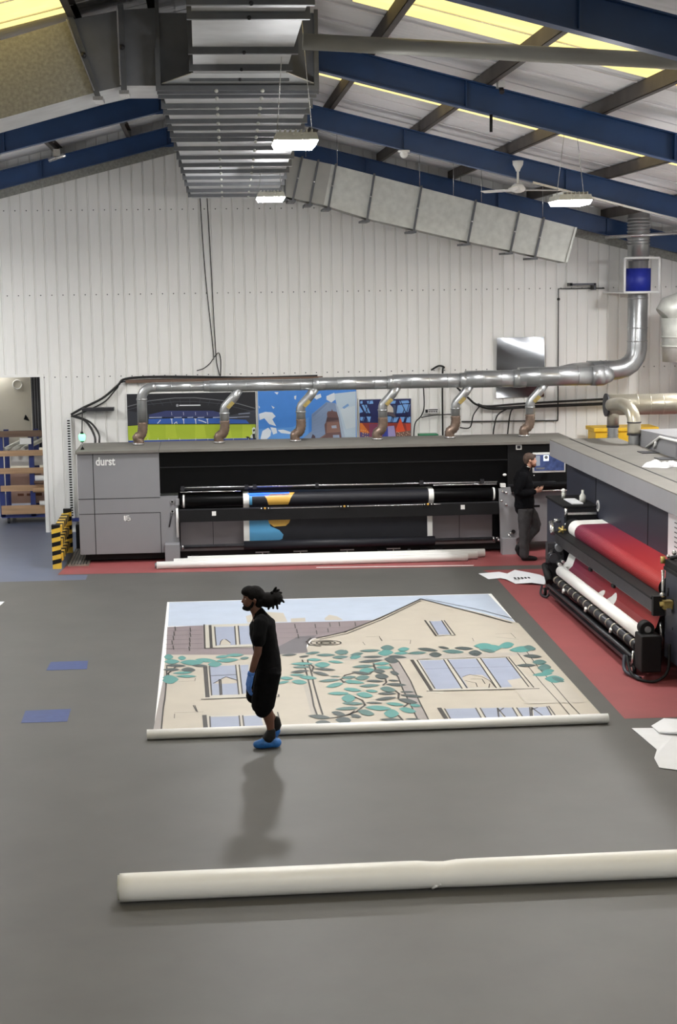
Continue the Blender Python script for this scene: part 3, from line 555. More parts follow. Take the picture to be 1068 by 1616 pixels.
POSTER_C = [((30,38,92),[(2.993,2.425),(4.0,2.417),(3.997,1.675),(3.002,1.68)]),((120,170,230),[(3.01,2.396),(3.068,2.418),(3.067,2.361),(3.021,2.356)]),((120,170,230),[(3.009,2.316),(3.077,2.2),(3.007,2.179)]),((120,170,230),[(3.044,2.338),(3.147,2.336),(3.214,2.175),(3.122,2.177)]),((120,170,230),[(3.148,2.405),(3.263,2.414),(3.274,2.357),(3.17,2.347)]),((120,170,230),[(3.018,2.104),(3.11,2.102),(3.074,2.017),(3.017,2.041)]),((120,170,230),[(3.133,2.108),(3.225,2.106),(3.201,2.003),(3.155,2.004)]),((120,170,230),[(3.493,2.392),(3.562,2.399),(3.561,2.345),(3.504,2.346)]),((120,170,230),[(3.585,2.399),(3.712,2.405),(3.711,2.348),(3.596,2.348)]),((120,170,230),[(3.746,2.313),(3.907,2.338),(3.837,2.162),(3.721,2.159)]),((120,170,230),[(3.896,2.333),(3.988,2.331),(3.952,2.183),(3.86,2.162)]),((120,170,230),[(3.479,2.112),(3.56,2.133),(3.651,2.085),(3.639,1.994),(3.489,1.991)]),((120,170,230),[(3.675,2.085),(3.767,2.083),(3.72,1.992),(3.651,1.988)]),((120,170,230),[(3.79,2.088),(3.906,2.086),(3.859,1.989),(3.812,1.99)]),((120,170,230),[(3.929,2.08),(3.992,2.09),(3.991,1.975),(3.905,1.983)]),((120,170,230),[(3.781,2.398),(3.954,2.406),(3.977,2.354),(3.792,2.346)]),((26,30,70),[(2.992,2.417),(3.171,1.989),(3.184,1.995),(3.005,2.422)]),((26,30,70),[(3.061,2.415),(3.196,2.103),(3.208,2.109),(3.074,2.421)]),((26,30,70),[(3.199,2.418),(3.045,1.997),(3.058,1.992),(3.212,2.413)]),((26,30,70),[(3.717,2.418),(3.597,1.962),(3.611,1.958),(3.73,2.415)]),((26,30,70),[(3.982,2.402),(3.852,1.98),(3.865,1.976),(3.995,2.398)]),((26,30,70),[(3.786,2.412),(3.945,2.065),(3.958,2.071),(3.799,2.418)]),((26,30,70),[(2.995,2.144),(3.237,2.139),(3.237,2.152),(2.996,2.157)]),((26,30,70),[(3.467,2.111),(3.992,2.1),(3.992,2.114),(3.467,2.125)]),((150,60,50),[(3.005,1.99),(3.997,1.969),(3.997,1.675),(3.002,1.68)]),((214,120,50),[(3.011,1.984),(3.051,1.983),(3.199,1.785),(3.118,1.763),(3.015,1.812)]),((226,86,48),[(3.707,1.854),(3.796,2.077),(3.892,1.793),(3.718,1.774)]),((200,70,50),[(3.893,1.954),(3.991,1.952),(3.99,1.814),(3.926,1.792)]),((80,70,120),[(3.015,1.812),(3.187,1.785),(3.186,1.687),(3.007,1.683)]),((120,90,80),[(3.707,1.785),(3.996,1.825),(3.995,1.675),(3.706,1.679)]),((240,190,130),[(3.021,1.857),(3.037,1.857),(3.034,1.839),(3.021,1.841)]),((240,190,130),[(3.063,1.796),(3.079,1.795),(3.076,1.777),(3.063,1.78)]),((240,190,130),[(3.105,1.734),(3.121,1.733),(3.118,1.715),(3.105,1.718)]),((240,190,130),[(3.148,1.821),(3.164,1.821),(3.162,1.803),(3.148,1.805)]),((240,190,130),[(3.19,1.76),(3.206,1.759),(3.204,1.741),(3.19,1.743)]),((240,190,130),[(3.061,1.851),(3.077,1.85),(3.075,1.832),(3.061,1.835)]),((240,190,130),[(3.103,1.789),(3.119,1.789),(3.117,1.77),(3.103,1.773)]),((240,190,130),[(3.145,1.727),(3.161,1.727),(3.159,1.708),(3.145,1.711)]),((240,190,130),[(3.189,1.815),(3.205,1.814),(3.202,1.796),(3.188,1.799)]),((240,190,130),[(3.058,1.757),(3.074,1.756),(3.071,1.738),(3.058,1.741)]),((240,190,130),[(3.101,1.844),(3.117,1.844),(3.115,1.826),(3.101,1.828)]),((240,190,130),[(3.143,1.782),(3.159,1.782),(3.157,1.764),(3.143,1.766)]),((240,190,130),[(3.185,1.721),(3.201,1.72),(3.199,1.702),(3.185,1.704)]),((240,190,130),[(3.056,1.812),(3.072,1.811),(3.07,1.793),(3.056,1.796)]),((232,200,170),[(3.718,1.808),(3.732,1.808),(3.732,1.792),(3.718,1.794)]),((232,200,170),[(3.772,1.771),(3.786,1.771),(3.786,1.755),(3.772,1.757)]),((232,200,170),[(3.826,1.734),(3.84,1.734),(3.84,1.718),(3.826,1.721)]),((232,200,170),[(3.881,1.697),(3.894,1.697),(3.894,1.681),(3.881,1.684)]),((232,200,170),[(3.936,1.776),(3.949,1.776),(3.949,1.759),(3.936,1.762)]),((232,200,170),[(3.735,1.744),(3.749,1.744),(3.749,1.728),(3.735,1.731)]),((232,200,170),[(3.789,1.708),(3.803,1.707),(3.803,1.691),(3.789,1.694)]),((232,200,170),[(3.844,1.786),(3.858,1.786),(3.858,1.769),(3.844,1.772)]),((232,200,170),[(3.898,1.749),(3.912,1.749),(3.912,1.733),(3.898,1.735)]),((232,200,170),[(3.953,1.712),(3.966,1.712),(3.966,1.696),(3.952,1.698)]),((232,200,170),[(3.753,1.796),(3.767,1.796),(3.767,1.779),(3.753,1.782)]),((232,200,170),[(3.807,1.759),(3.821,1.759),(3.821,1.743),(3.807,1.745)]),((232,200,170),[(3.861,1.722),(3.875,1.722),(3.875,1.706),(3.861,1.708)]),((232,200,170),[(3.916,1.8),(3.93,1.8),(3.93,1.784),(3.916,1.787)]),((232,200,170),[(3.97,1.764),(3.984,1.763),(3.984,1.747),(3.97,1.75)]),((232,200,170),[(3.77,1.732),(3.784,1.732),(3.784,1.716),(3.77,1.718)]),((206,196,184),[(3.469,2.307),(3.515,2.34),(3.596,2.333),(3.653,2.269),(3.67,2.177),(3.56,2.191),(3.479,2.187)]),((96,84,92),[(3.479,2.187),(3.56,2.191),(3.67,2.175),(3.721,2.073),(3.56,2.133),(3.484,2.112)]),((70,84,110),[(3.654,2.326),(3.711,2.314),(3.698,2.153),(3.663,2.131)]),((52,64,150),[(3.442,1.912),(3.546,1.91),(3.555,1.683),(3.428,1.685)]),((160,150,200),[(3.546,1.915),(3.673,1.924),(3.706,1.679),(3.555,1.68)]),((130,60,90),[(3.189,1.969),(3.454,1.963),(3.44,1.685),(3.186,1.691)])]

poster(POSTER_A, -1.45, 1.02, 1.60, 2.64, 'wide photo print of a floodlit football stadium with blue stands', 'a')
poster(POSTER_B, 1.04, 2.96, 1.60, 2.65, 'photo print of a brick tower and glass block under a blue sky', 'b')
poster(POSTER_C, 2.99, 4.02, 1.60, 2.45, 'small colourful print in blue lattice and red on the gable wall', 'c')
mb = MB(); n = 14
for i in range(n):
    for j in range(n):
        def P(a, b): u, v = a/n, b/n; return (5.68+.94*u, 30.38+.035*math.sin(u*2.3+v*6)+.016*math.sin(v*11+u*3), 2.42+1.16*v)
        mb.add([P(i, j), P(i+1, j), P(i+1, j+1), P(i, j+1)], [(0, 1, 2, 3)], 'steel_sheet', True)
tag(mb.build('steel_panel'), 'square shiny buckled steel sheet fixed on the white gable wall', 'panel')
o = MB().box(4.27, 4.54, YP, YW-.02, 2.145, 2.235, 'white_plastic'); 
o.box(4.285, 4.335, YP-.004, YP, 2.16, 2.22, 'black'); o.box(4.345, 4.53, YP-.004, YP, 2.205, 2.222, 'black')
for k in range(5): o.box(4.35+k*.036, 4.35+k*.036+.022, YP-.004, YP, 2.165, 2.193, 'black')
tag(o.build('sign'), 'small white wall sign with black lettering between the drop pipes', 'sign')
def cable(pts, r, lab, cat='cable', name='cable', m='cable'):
    return tag(MB().tube(smooth_path(pts, 6), r, m, 8).build(name), lab, cat)
YC = 30.36
mb = MB(); mb.tube(smooth_path([(-2.5, YC, 2.26), (-2.28, YC, 2.38), (-1.9, YC, 2.56), (-1.6, YC, 2.80), (-1.45, YC, 2.92), (-.9, YC, 2.95), (0, YC, 2.93), (1.0, YC, 2.90), (2.2, YC, 2.91)], 6), .022, 'cable', 8)
mb.tube(smooth_path([(-2.5, YC, 2.22), (-2.2, YC, 2.33), (-1.85, YC, 2.50), (-1.62, YC, 2.74), (-1.4, YC, 2.88), (0, YC, 2.89), (1.5, YC, 2.87)], 6), .014, 'cable', 8)
tag(mb.build('cable_bundle'), 'black cable bundle climbing the wall and running above the stadium print', 'cable')
mb = MB(); mb.box(-1.45, 2.3, YC-.02, YC+.08, 2.84, 2.90, 'wood_dark'); tag(mb.build('trunking'), 'brown trunking rail on the wall above the prints', 'trunking')
mb = MB(); mb.box(-2.28, -1.68, 30.2, 30.42, 2.33, 2.39, 'dark_metal'); tag(mb.build('cable_bracket'), 'short dark bracket arm on the wall above the left cabinet', 'bracket')
mb = MB(); mb.tube(smooth_path([(-2.48, YC-.05, 2.24), (-2.2, 30.0, 2.16), (-2.0, 29.3, 1.95), (-1.93, 28.4, 1.80), (-1.91, 28.35, 1.3)], 6), .022, 'cable', 8); mb.tube(smooth_path([(-2.44, YC-.05, 2.25), (-2.12, 30.0, 2.14), (-1.92, 29.3, 1.98), (-1.86, 28.45, 1.85), (-1.84, 28.4, 1.3)], 6), .018, 'cable', 8)
tag(mb.build('power_cables'), 'thick black cables arching down behind the left end of the back printer', 'cable')
mb = MB(); mb.box(-2.60, -2.50, 30.36, 30.42, .26, 2.20, 'white_plastic')
for k in range(38): mb.box(-2.575, -2.525, 30.35, 30.361, .32+k*.049, .345+k*.049, 'black')
mb.box(-2.66, -2.30, 30.30, 30.40, .22, .28, 'blue_rack')
tag(mb.build('perforated_channel'), 'upright perforated white channel on the wall left of the back printer', 'channel')
cable([(.04, YC, 6.5), (.10, YC, 5.0), (.22, YC, 3.45), (.20, YC, 3.25), (.05, YC, 3.1), (-.1, YC, 3.05)], .009, 'left one of two thin dark wires hanging down the gable wall from the big duct')
cable([(.17, YC, 6.5), (.22, YC, 5.0), (.27, YC, 3.4), (.31, YC, 3.05), (.36, YC, 2.9)], .009, 'right one of two thin dark wires hanging down the gable wall from the big duct')
cable([(.24, YC, 3.3), (.32, YC, 3.38), (.36, YC, 3.25), (.35, YC, 2.95)], .01, 'short dark loop of wire on the wall above the stadium print')
YC = 30.42; mb = MB(); mb.tube([(6.90, YC, 1.95), (6.90, YC, 4.50), (7.10, YC, 4.50), (7.80, YC, 4.50)], .012, 'cable', 6, smooth=False); mb.ball((6.90, YC, 4.30), .03, 'cable', 5)
mb.tube([(6.90, YC, 1.95), (5.0, YC, 1.97)], .012, 'cable', 6)
tag(mb.build('conduit_pipe'), 'thin black conduit rising up the gable wall right of the steel sheet', 'conduit'); YC = 30.36
mb = MB(); mb.box(7.07, 7.56, 30.15, 30.2, 4.56, 4.60, 'dark_metal'); mb.box(7.53, 7.57, 30.15, 30.44, 4.47, 4.60, 'dark_metal'); mb.box(7.07, 7.11, 30.15, 30.44, 4.55, 4.61, 'dark_metal')
tag(mb.build('bracket_arm'), 'small dark bracket high on the gable wall left of the blue fan', 'bracket')
mb = MB(); mb.tube(smooth_path([(4.8, YC, 2.75), (5.1, YC, 2.45), (5.4, YC, 2.27), (6.2, YC, 2.30), (7.9, YC, 2.36)], 6), .02, 'cable', 8); mb.tube(smooth_path([(5.3, YC-.03, 2.30), (5.6, YC-.03, 2.22), (6.4, YC-.03, 2.24), (7.9, YC-.03, 2.27)], 6), .03, 'cable', 8)
mb.tube(smooth_path([(5.95, YC-.04, 2.24), (5.7, YC-.04, 2.10), (5.62, YC-.04, 1.85), (5.6, YC-.04, 1.65)], 6), .014, 'cable', 8); mb.tube(smooth_path([(6.1, YC-.04, 2.24), (5.95, YC-.04, 2.15), (5.88, YC-.04, 1.65)], 6), .014, 'cable', 8)
mb.tube(smooth_path([(5.35, YC-.02, 2.28), (5.22, YC-.02, 2.1), (5.15, YC-.02, 1.86), (4.95, YC-.02, 1.86)], 6), .012, 'cable', 8)
tag(mb.build('cable_group'), 'group of black cables running right along the wall below the steel sheet', 'cable')
cable([(4.62, YC, 1.6), (4.62, YC, 2.9), (4.66, YC, 3.02), (4.55, YC, 3.06), (4.40, YC, 2.98)], .018, 'thick black cable looping over the wide duct beside the small wall sign')
cable([(4.24, YC, 2.8), (4.26, YC, 2.3), (4.2, YC, 2.1), (4.08, YC, 1.95), (4.05, YC, 1.6)], .012, 'thin black cable curving down right of the small colourful print')
cable([(4.2, YC, 2.07), (4.45, YC, 2.11), (4.8, YC, 2.12)], .010, 'short black cable running level below the small wall sign')
mb = MB(); mb.box(4.08, 4.44, 29.7, 30.0, 0, 1.80, 'green_box'); mb.box(4.12, 4.40, 29.69, 29.7, 1.73, 1.78, 'black'); tag(mb.build('green_cabinet', bevel=.01), 'green cabinet whose top just shows behind the back printer', 'cabinet')
mb = MB(); mb.box(7.42, 8.6, 29.5, 30.1, 0, 1.80, 'yellow'); mb.box(7.38, 8.64, 29.46, 30.14, 1.80, 1.87, 'yellow'); tag(mb.build('yellow_cabinet', bevel=.01), 'yellow cabinet behind the two drop pipes at the gable wall', 'cabinet')

# ------------------------------------------------------------------ opening at the left: board, strip, rack
mb = MB(); mb.box(-5.6, -3.52, 33.0, 33.06, 1.3, 3.2, 'wall_board')
for c, r in (((-3.78, 2.70), .09),): mb.tube([(c[0]+r*math.cos(a*PI/10), 32.99, c[1]+r*math.sin(a*PI/10)) for a in range(21)], .008, 'wall_paint', 6)
mb.prism([(-3.68, 32.99, 1.98), (-3.64, 32.99, 2.08), (-3.60, 32.99, 2.02), (-3.56, 32.99, 1.94)], (0, .01, 0), 'black')
tag(mb.build('cream_board'), 'cream board hanging in the opening left of the gable sheeting', 'board')
mb = MB()
for k in range(9): mb.box(-3.50+k*.055, -3.50+k*.055+.03, 32.9, 32.93, 1.4, 3.2, 'galv_dark')
mb.box(-3.50, -2.97, 32.93, 32.96, 1.4, 3.2, 'dark_metal')
tag(mb.build('dark_strip_curtain'), 'dark ribbed strip beside the cream board in the opening', 'strip')
rk = thing('storage_rack', (-3.6, 32, 0), 'blue steel trolley rack with wooden rails standing in the left opening', 'rack')
for x in (-4.02, -3.42, -2.95):
    for y in (31.75, 32.75): MB().box(x-.05, x+.05, y-.03, y+.03, .14, 1.80, 'blue_rack').build('upright', rk)
for z0, z1, m_ in ((1.74, 1.86, 'wood_dark'), (1.36, 1.47, 'wood'), (1.01, 1.12, 'wood'), (.66, .77, 'wood'), (.20, .37, 'wood')):
    MB().box(-4.04, -2.88, 31.66, 31.72, z0, z1, m_).build('wooden_rail', rk)
bf = MB().box(-4.05, -2.9, 31.72, 32.8, .12, .18, 'blue_rack').build('base_frame', rk)
for x in (-3.92, -3.05):
    for y in (31.8, 32.7):
        wv = MB().tube([(x-.02, y, .06), (x+.02, y, .06)], .06, 'dark_metal', 16).build('castor', bf)
def rolled(x0, x1, y, z, r, lab, m='white_plastic', grp=None, name='paper_tube', d=(1, 0, 0)):
    mb = MB(); mb.tube([(x0, y, z), (x1, y, z)], r, m, 20); return tag(mb.build(name), lab, 'roll', grp)
mb = MB(); mb.box(-3.88, -2.95, 32.0, 32.5, .37, 1.0, 'cardboard')
for k in range(4): mb.box(-3.75+k*.18, -3.63+k*.18, 31.995, 32.0, .52, .57, 'beard_brown')
tag(mb.build('cardboard_box'), 'pale brown cardboard box on the lower shelf of the blue trolley rack', 'box')
tag(MB().box(-3.88, -2.95, 32.1, 32.6, 1.12, 1.34, 'vinyl').build('white_carton'), 'white carton on the middle shelf of the blue trolley rack', 'box')
for k in range(3):
    tag(MB().tube([(-3.95+k*.18, 31.8, 1.48), (-3.55+k*.18, 32.9, 1.62)], .045, 'galv', 14).build('metal_tube'), 'slanting grey tube lying on the upper shelf of the blue rack', 'tube', 'grey tubes on the upper shelf of the rack')
for x, y, z, r, m_, lab in ((-3.35, 31.6, .92, .055, 'vinyl', 'white roll sticking out above the wooden rails of the rack'), (-3.40, 31.6, .68, .045, 'wood', 'brown cardboard roll sticking out of the rack at mid height'), (-3.28, 31.6, .42, .045, 'vinyl', 'white roll lying low on the rack above the bottom rail'), (-3.37, 31.6, .84, .035, 'wood_dark', 'dark brown roll right below the upper white roll on the rack')):
    rolled(x, -2.92, y, z, r, lab, m_)
tag(MB().box(-3.62, -3.40, 31.6, 31.65, 1.60, 1.72, 'vinyl').build('small_box'), 'small white box under the top rail of the blue rack', 'box')

# ------------------------------------------------------------------ back printer
p1 = thing('large_format_printer', (1.8, 27.4, 0), 'wide grey and black large format printer along the gable wall', 'printer')
FY = 26.75
mb = MB(); mb.prism([(-2.13, FY, .16), (-.46, FY, .16), (-.46, FY, 1.12), (-.76, FY, 1.12), (-.76, FY, 1.875), (-2.13, FY, 1.875)], (0, 1.45, 0), 'pm_grey')
for x0, x1, z0, z1 in ((-2.13, -.76, 1.100, 1.112), (-2.13, -.76, .845, .855), (-1.872, -1.860, .16, 1.875), (-.77, -.76, .16, .85)): mb.box(x0, x1, FY-.002, FY, z0, z1, 'black')
lc = mb.build('left_cabinet', p1, bevel=.006)
MB().box(-2.05, 5.2, FY+.15, 28.1, .04, .16, 'black').build('plinth', p1)
text_mesh('brand_lettering', 'durst', .195, (-1.66, FY-.005, 1.735), 'white_plastic', lc, .003, .78)
mb = MB()
for x0, x1, z0, z1 in ((-1.38, -1.35, .735, .81), (-1.34, -1.29, .80, .812), (-1.34, -1.325, .72, .81), (-1.34, -1.27, .765, .777), (-1.34, -1.27, .72, .732), (-1.285, -1.27, .72, .777), (-1.37, -1.345, .72, .732)): mb.box(x0, x1, FY-.004, FY, z0, z1, 'white_plastic')
mb.build('emblem', lc)
mb = MB(); mb.box(-2.15, 6.4, FY-.06, 28.15, 1.875, 1.925, 'pm_top'); mb.box(-.76, -.75, FY-.061, 28.15, 1.876, 1.927, 'black'); mb.build('roof_panel', p1, bevel=.008)
mb = MB(); mb.box(-.76, 5.20, FY+.06, FY+.16, 1.17, 1.875, 'black_gloss'); mb.box(-.76, 5.2, FY+.02, FY+.06, 1.60, 1.62, 'black'); mb.build('hood', p1)
mb = MB(); mb.box(-.46, 5.25, FY+.50, FY+.55, .16, 1.2, 'black'); mb.build('inner_back_panel', p1)
mb = MB(); mb.box(5.20, 6.4, FY+.02, 28.1, 1.05, 1.875, 'black'); mb.box(5.2, 6.4, FY-.0, FY+.02, 1.15, 1.18, 'dark_metal'); mb.build('right_cabinet', p1)
mb = MB(); mb.box(5.20, 6.4, FY+.10, 28.1, .16, 1.05, 'pm_side'); mb.box(5.68, 5.78, FY+.095, FY+.10, .76, .80, 'black'); mb.build('right_door', p1)
mb = MB(); mb.box(5.34, 5.44, FY+.005, FY+.02, 1.78, 1.87, 'white_plastic'); mb.box(5.36, 5.42, FY+.0, FY+.006, 1.80, 1.85, 'dark_metal'); mb.build('warning_label', p1)
# lower grey shields behind the media
mb = MB(); mb.box(-.44, 4.98, FY+.30, FY+.34, .20, .76, 'pm_lower')
for x in (.12, 4.4): mb.box(x-.004, x+.004, FY+.295, FY+.30, .20, .76, 'black')
mb.box(-.46, 5.0, FY+.10, FY+.30, .155, .21, 'pm_grey'); mb.build('lower_shield', p1)
# top rail, rollers, beam
mb = MB(); mb.tube([(-.40, FY-.02, 1.265), (5.0, FY-.02, 1.235)], .014, 'steel', 8); mb.box(-.42, 5.02, FY+.0, FY+.03, 1.225, 1.245, 'dark_metal')
for x in (-.38, .70, .84, 1.9, 3.7, 4.75): mb.box(x-.03, x+.03, FY-.04, FY+.04, 1.215, 1.285, 'dark_metal')
mb.tube([(-.42, FY-.02, 1.19), (.60, FY-.02, 1.185)], .012, 'steel', 8); mb.tube([(3.9, FY-.02, 1.205), (5.0, FY-.02, 1.20)], .012, 'steel', 8)
mb.build('tension_rail', p1)
zr = 1.03
mb = MB(); mb.tube([(-.42, FY, zr), (5.02, FY, zr)], .105, 'black_gloss', 32); fr_ = mb.build('front_roller', p1)
mb = MB()
for x in (-.38, 4.93): mb.tube([(x, FY, zr), (x+.03, FY, zr)], .112, 'white_plastic', 32)
mb.build('roller_ring', fr_)
def web(x0, x1, m, dy, a0=100, a1=-60):     # media wrapped over the front roller then hanging
    mb = MB(); r = .112+dy; ps = []
    for k in range(13):
        a = math.radians(a0+(a1+360-a0)*0+(180+60-a0)*k/12) if False else math.radians(80+150*k/12)
        ps.append((FY-0+r*math.cos(a), zr+r*math.sin(a)))
    ps = [(FY+.25, 1.15+dy)]+ps+[(FY+.12, .80-dy), (FY+.09-dy, .30)]
    for (ya, za), (yb, zb) in zip(ps, ps[1:]): mb.add([(x0, ya, za), (x1, ya, za), (x1, yb, zb), (x0, yb, zb)], [(0, 1, 2, 3)], m, True)
    return mb, ps
mb, ps = web(.64, 3.90, 'vinyl', 0); w2, _ = web(.74, 3.81, 'black_web', .0015)
mb.add(w2.v, w2.f, 'black_web', True)
# printed shapes
def onweb(s):       # s: 0..1 measured down the visible front arc -> (y, z) just proud of the web
    a = math.radians(98+125*s); r = .1165; return (FY+r*math.cos(a), zr+r*math.sin(a))
def webpoly(quads, m):
    for (xa0, xa1, s0), (xb0, xb1, s1) in zip(quads, quads[1:]):
        for k in range(4):
            t0, t1 = k/4, (k+1)/4; u0, u1 = s0+(s1-s0)*t0, s0+(s1-s0)*t1
            y0, z0 = onweb(u0); y1, z1 = onweb(u1)
            l0, l1 = xa0+(xb0-xa0)*t0, xa0+(xb0-xa0)*t1; r0, r1 = xa1+(xb1-xa1)*t0, xa1+(xb1-xa1)*t1
            mb.add([(l0, y0, z0), (r0, y0, z0), (r1, y1, z1), (l1, y1, z1)], [(0, 1, 2, 3)], m, True)
webpoly([(.74, 1.16, 0.0), (.74, 1.06, .38)], 'print_blue'); webpoly([(.745, .79, .38), (.745, .79, 1.0)], 'print_blue')
webpoly([(.96, 1.52, .06), (1.04, 1.44, .6), (1.07, 1.40, 1.05)], 'print_gold')
yw = FY+.075
def flatp(pts, m, d): mb.poly([(x, FY+.09+.06*(z-.30)-.004-d, z) for x, z in pts], m)
flatp([(.74, .80), (1.05, .80), (1.10, .55), (1.25, .48), (1.32, .40), (1.30, .33), (1.24, .30), (.74, .30)], 'print_blue', .002)
flatp([(1.02, .80), (1.50, .80), (1.42, .60), (1.36, .55), (1.16, .54), (1.08, .60)], 'print_gold', .004)
mb.build('printed_web', p1, 'black printed sheet with blue and gold shapes and white edges')
MB().box(.72, 1.42, FY-.10, FY-.085, 1.135, 1.15, 'uv').build('curing_lamp', p1, 'glowing blue curing lamp strip')
mb = MB(); mb.box(-.44, 5.0, FY-.20, FY-.12, .70, .90, 'black'); mb.box(-.44, 5.0, FY-.19, FY-.13, .90, .915, 'dark_metal'); mb.box(.9, 4.0, FY-.205, FY-.2, .895, .905, 'steel')
fb_ = mb.build('front_beam', p1, bevel=.006)
for x in (.14, 4.38):
    MB().box(x-.035, x+.035, FY-.208, FY-.2, .80, .875, 'white_plastic').build('warning_label', fb_)
for x in (1.0, 2.35, 3.78):
    mb = MB(); mb.box(x-.09, x+.09, FY-.215, FY-.20, .86, .92, 'black')
    for dx in (-.06, 0, .06): mb.ball((x+dx, FY-.215, .905), .02 if dx == 0 else .012, 'print_gold' if dx == 0 else 'white_plastic', 5)
    mb.build('light_sensor', fb_)
mb = MB(); mb.tube([(-.38, FY-.02, .25), (5.0, FY-.02, .25)], .032, 'dark_metal', 16); mb.build('winder_shaft', p1)
mb = MB(); mb.tube([(.64, FY-.02, .25), (3.92, FY-.02, .25)], .075, 'black_web', 24); mb.build('wound_roll', p1)
for x in (-.42, 4.93):
    mb = MB(); mb.tube([(x, FY-.02, .25), (x+.03, FY-.02, .25)], .045, 'steel', 14); mb.tube([(x+.05, FY-.02, .25), (x+.10, FY-.02, .25)], .03, 'steel', 14); mb.build('chuck', p1)
for x in (1.6, 2.05+.35, 3.2, .8+.15):
    mb = MB(); mb.box(x-.12, x+.12, FY-.06, FY, .12, .135, 'steel'); mb.box(x-.008, x+.008, FY-.05, FY-.03, .0, .13, 'steel'); mb.build('support_foot', p1)
mb = MB()
for x in (-.2, 1.1, 3.0, 3.75, 4.0): mb.box(x-.06, x+.06, FY+.02, FY+.1, .03, .09, 'dark_metal')
mb.tube([(3.45, FY-.02, .08), (3.5, FY-.02, .08)], .04, 'dark_metal', 12); mb.build('floor_fittings', p1)
# left side fittings
mb = MB(); mb.box(-.70, -.45, FY-.22, FY+.1, 0, .33, 'pm_grey'); mb.build('drive_box', p1, bevel=.008)
mb = MB()
for z in (1.03, .865): mb.tube([(-.56, FY-.03, z), (-.56, FY, z)], .03, 'steel', 12); mb.tube([(-.56, FY-.035, z), (-.56, FY-.03, z)], .018, 'black', 12)
mb.box(-.50, -.44, FY-.04, FY, .97, 1.08, 'pm_side'); mb.tube([(-.48, FY-.03, .92), (-.48, FY-.03, .42)], .022, 'white_plastic', 8); mb.tube([(-.57, FY-.02, .84), (-.62, FY-.02, .6)], .012, 'dark_metal', 6); mb.build('side_fittings', p1)
# right end plate with wavy edge
o = [(5.02, 1.13), (5.22, 1.15), (5.24, 1.02), (5.34, .93), (5.30, .78), (5.37, .64), (5.40, .45), (5.37, .28), (5.30, .22), (5.30, .02), (5.06, .02), (5.05, .30)]
mb = MB(); mb.prism([(x-.0, FY-.12, z) for x, z in o], (0, .05, 0), 'pm_side'); mb.box(5.06, 5.30, FY-.25, FY-.07, 0, .28, 'pm_side'); mb.build('end_plate', p1)
for x, z in ((5.06, 1.09), (5.12, 1.07), (5.04, .93), (5.12, .86), (5.20, .36), (4.99, .25)): MB().tube([(x, FY-.16, z), (x+.04, FY-.16, z-.01)], .022, 'steel', 10).build('clamp_knob', p1)
mb = MB()
mb.tube([(5.17, FY-.18, .36), (5.24, FY-.18, .24)], .014, 'steel', 8); mb.tube([(5.27, FY-.14, .38), (5.27, FY-.11, .38)], .035, 'dark_metal', 14); mb.box(5.06, 5.14, FY-.12, FY, 1.15, 1.21, 'white_plastic'); mb.build('clamp_fittings', p1)
mb = MB(); mb.ball((5.15, FY+.03, 1.35), .03, 'white_plastic', 5, (1.2, .3, .8)); mb.build('indicator', p1)
# signal lamp on the printer roof
mb = MB(); mb.tube([(-2.05, 27.0, 1.925), (-2.05, 27.0, 1.97)], [.035, .01], 'black', 12); mb.tube([(-2.05, 27.0, 1.95), (-2.05, 27.0, 2.06)], .007, 'steel', 6); mb.tube([(-2.05, 27.0, 2.05), (-2.05, 27.0, 2.07)], .03, 'black', 12)
sl_ = mb.build('signal_lamp', p1); mb = MB(); mb.tube([(-2.05, 27.0, 2.07), (-2.05, 27.0, 2.10), (-2.05, 27.0, 2.16), (-2.05, 27.0, 2.19)], [.03, .055, .06, .04], 'green_light', 14); gl = mb.build('glowing_bulb', sl_, 'pale green glowing bulb')
mb = MB(); mb.tube([(-2.05, 27.0, 2.19), (-2.05, 27.0, 2.23)], [.03, .02], 'black', 10); mb.tube([(-2.05, 27.0, 2.2), (-2.06, 27.4, 2.54)], .009, 'cable', 6); mb.build('lamp_cable', sl_)
# metal plate on the floor left of it and wall box
mb = MB(); mb.box(-2.33, -1.98, 26.55, 28.2, 0, .03, 'tread')
for k in range(7): mb.box(-2.33+k*.05, -2.315+k*.05, 26.56, 28.19, .03, .04, 'dark_metal')
tag(mb.build('checker_plate'), 'ribbed metal ramp plate on the floor beside the striped guard', 'ramp')
# monitor with arm
mo = thing('operator_monitor', (5.78, 26.2, 1.6), 'lit computer monitor with white frame behind the man in black', 'monitor')
mb = MB(); mb.box(5.52, 6.08, 26.2, 26.24, 1.44, 1.78, 'white_plastic'); mf = mb.build('frame', mo, bevel=.006)
mb = MB(); mb.box(5.545, 6.055, 26.195, 26.2, 1.475, 1.745, 'screen'); mb.box(5.70, 5.79, 26.19, 26.195, 1.64, 1.735, 'screen_white'); mb.tube([(5.745, 26.188, 1.70), (5.745, 26.19, 1.70)], .03, 'galv_dark', 14); mb.box(5.57, 5.64, 26.19, 26.195, 1.56, 1.73, 'art_sky'); mb.box(5.57, 5.72, 26.19, 26.195, 1.50, 1.53, 'pm_grey'); mb.build('screen', mf)
mb = MB(); mb.box(5.95, 6.01, 26.24, 26.745, 1.5, 1.56, 'dark_metal'); mb.build('arm', mo)
mb = MB(); mb.box(5.50, 6.4, 26.45, 26.75, 1.17, 1.21, 'black'); mb.box(5.6, 6.0, 26.5, 26.7, 1.21, 1.235, 'dark_metal'); mb.tube([(5.5, 26.45, 1.10), (6.3, 26.45, 1.10)], .012, 'steel', 8); mb.tube([(5.66, 26.44, 1.1), (5.72, 26.44, 1.16)], .015, 'steel', 8); mb.build('keyboard_shelf', p1)

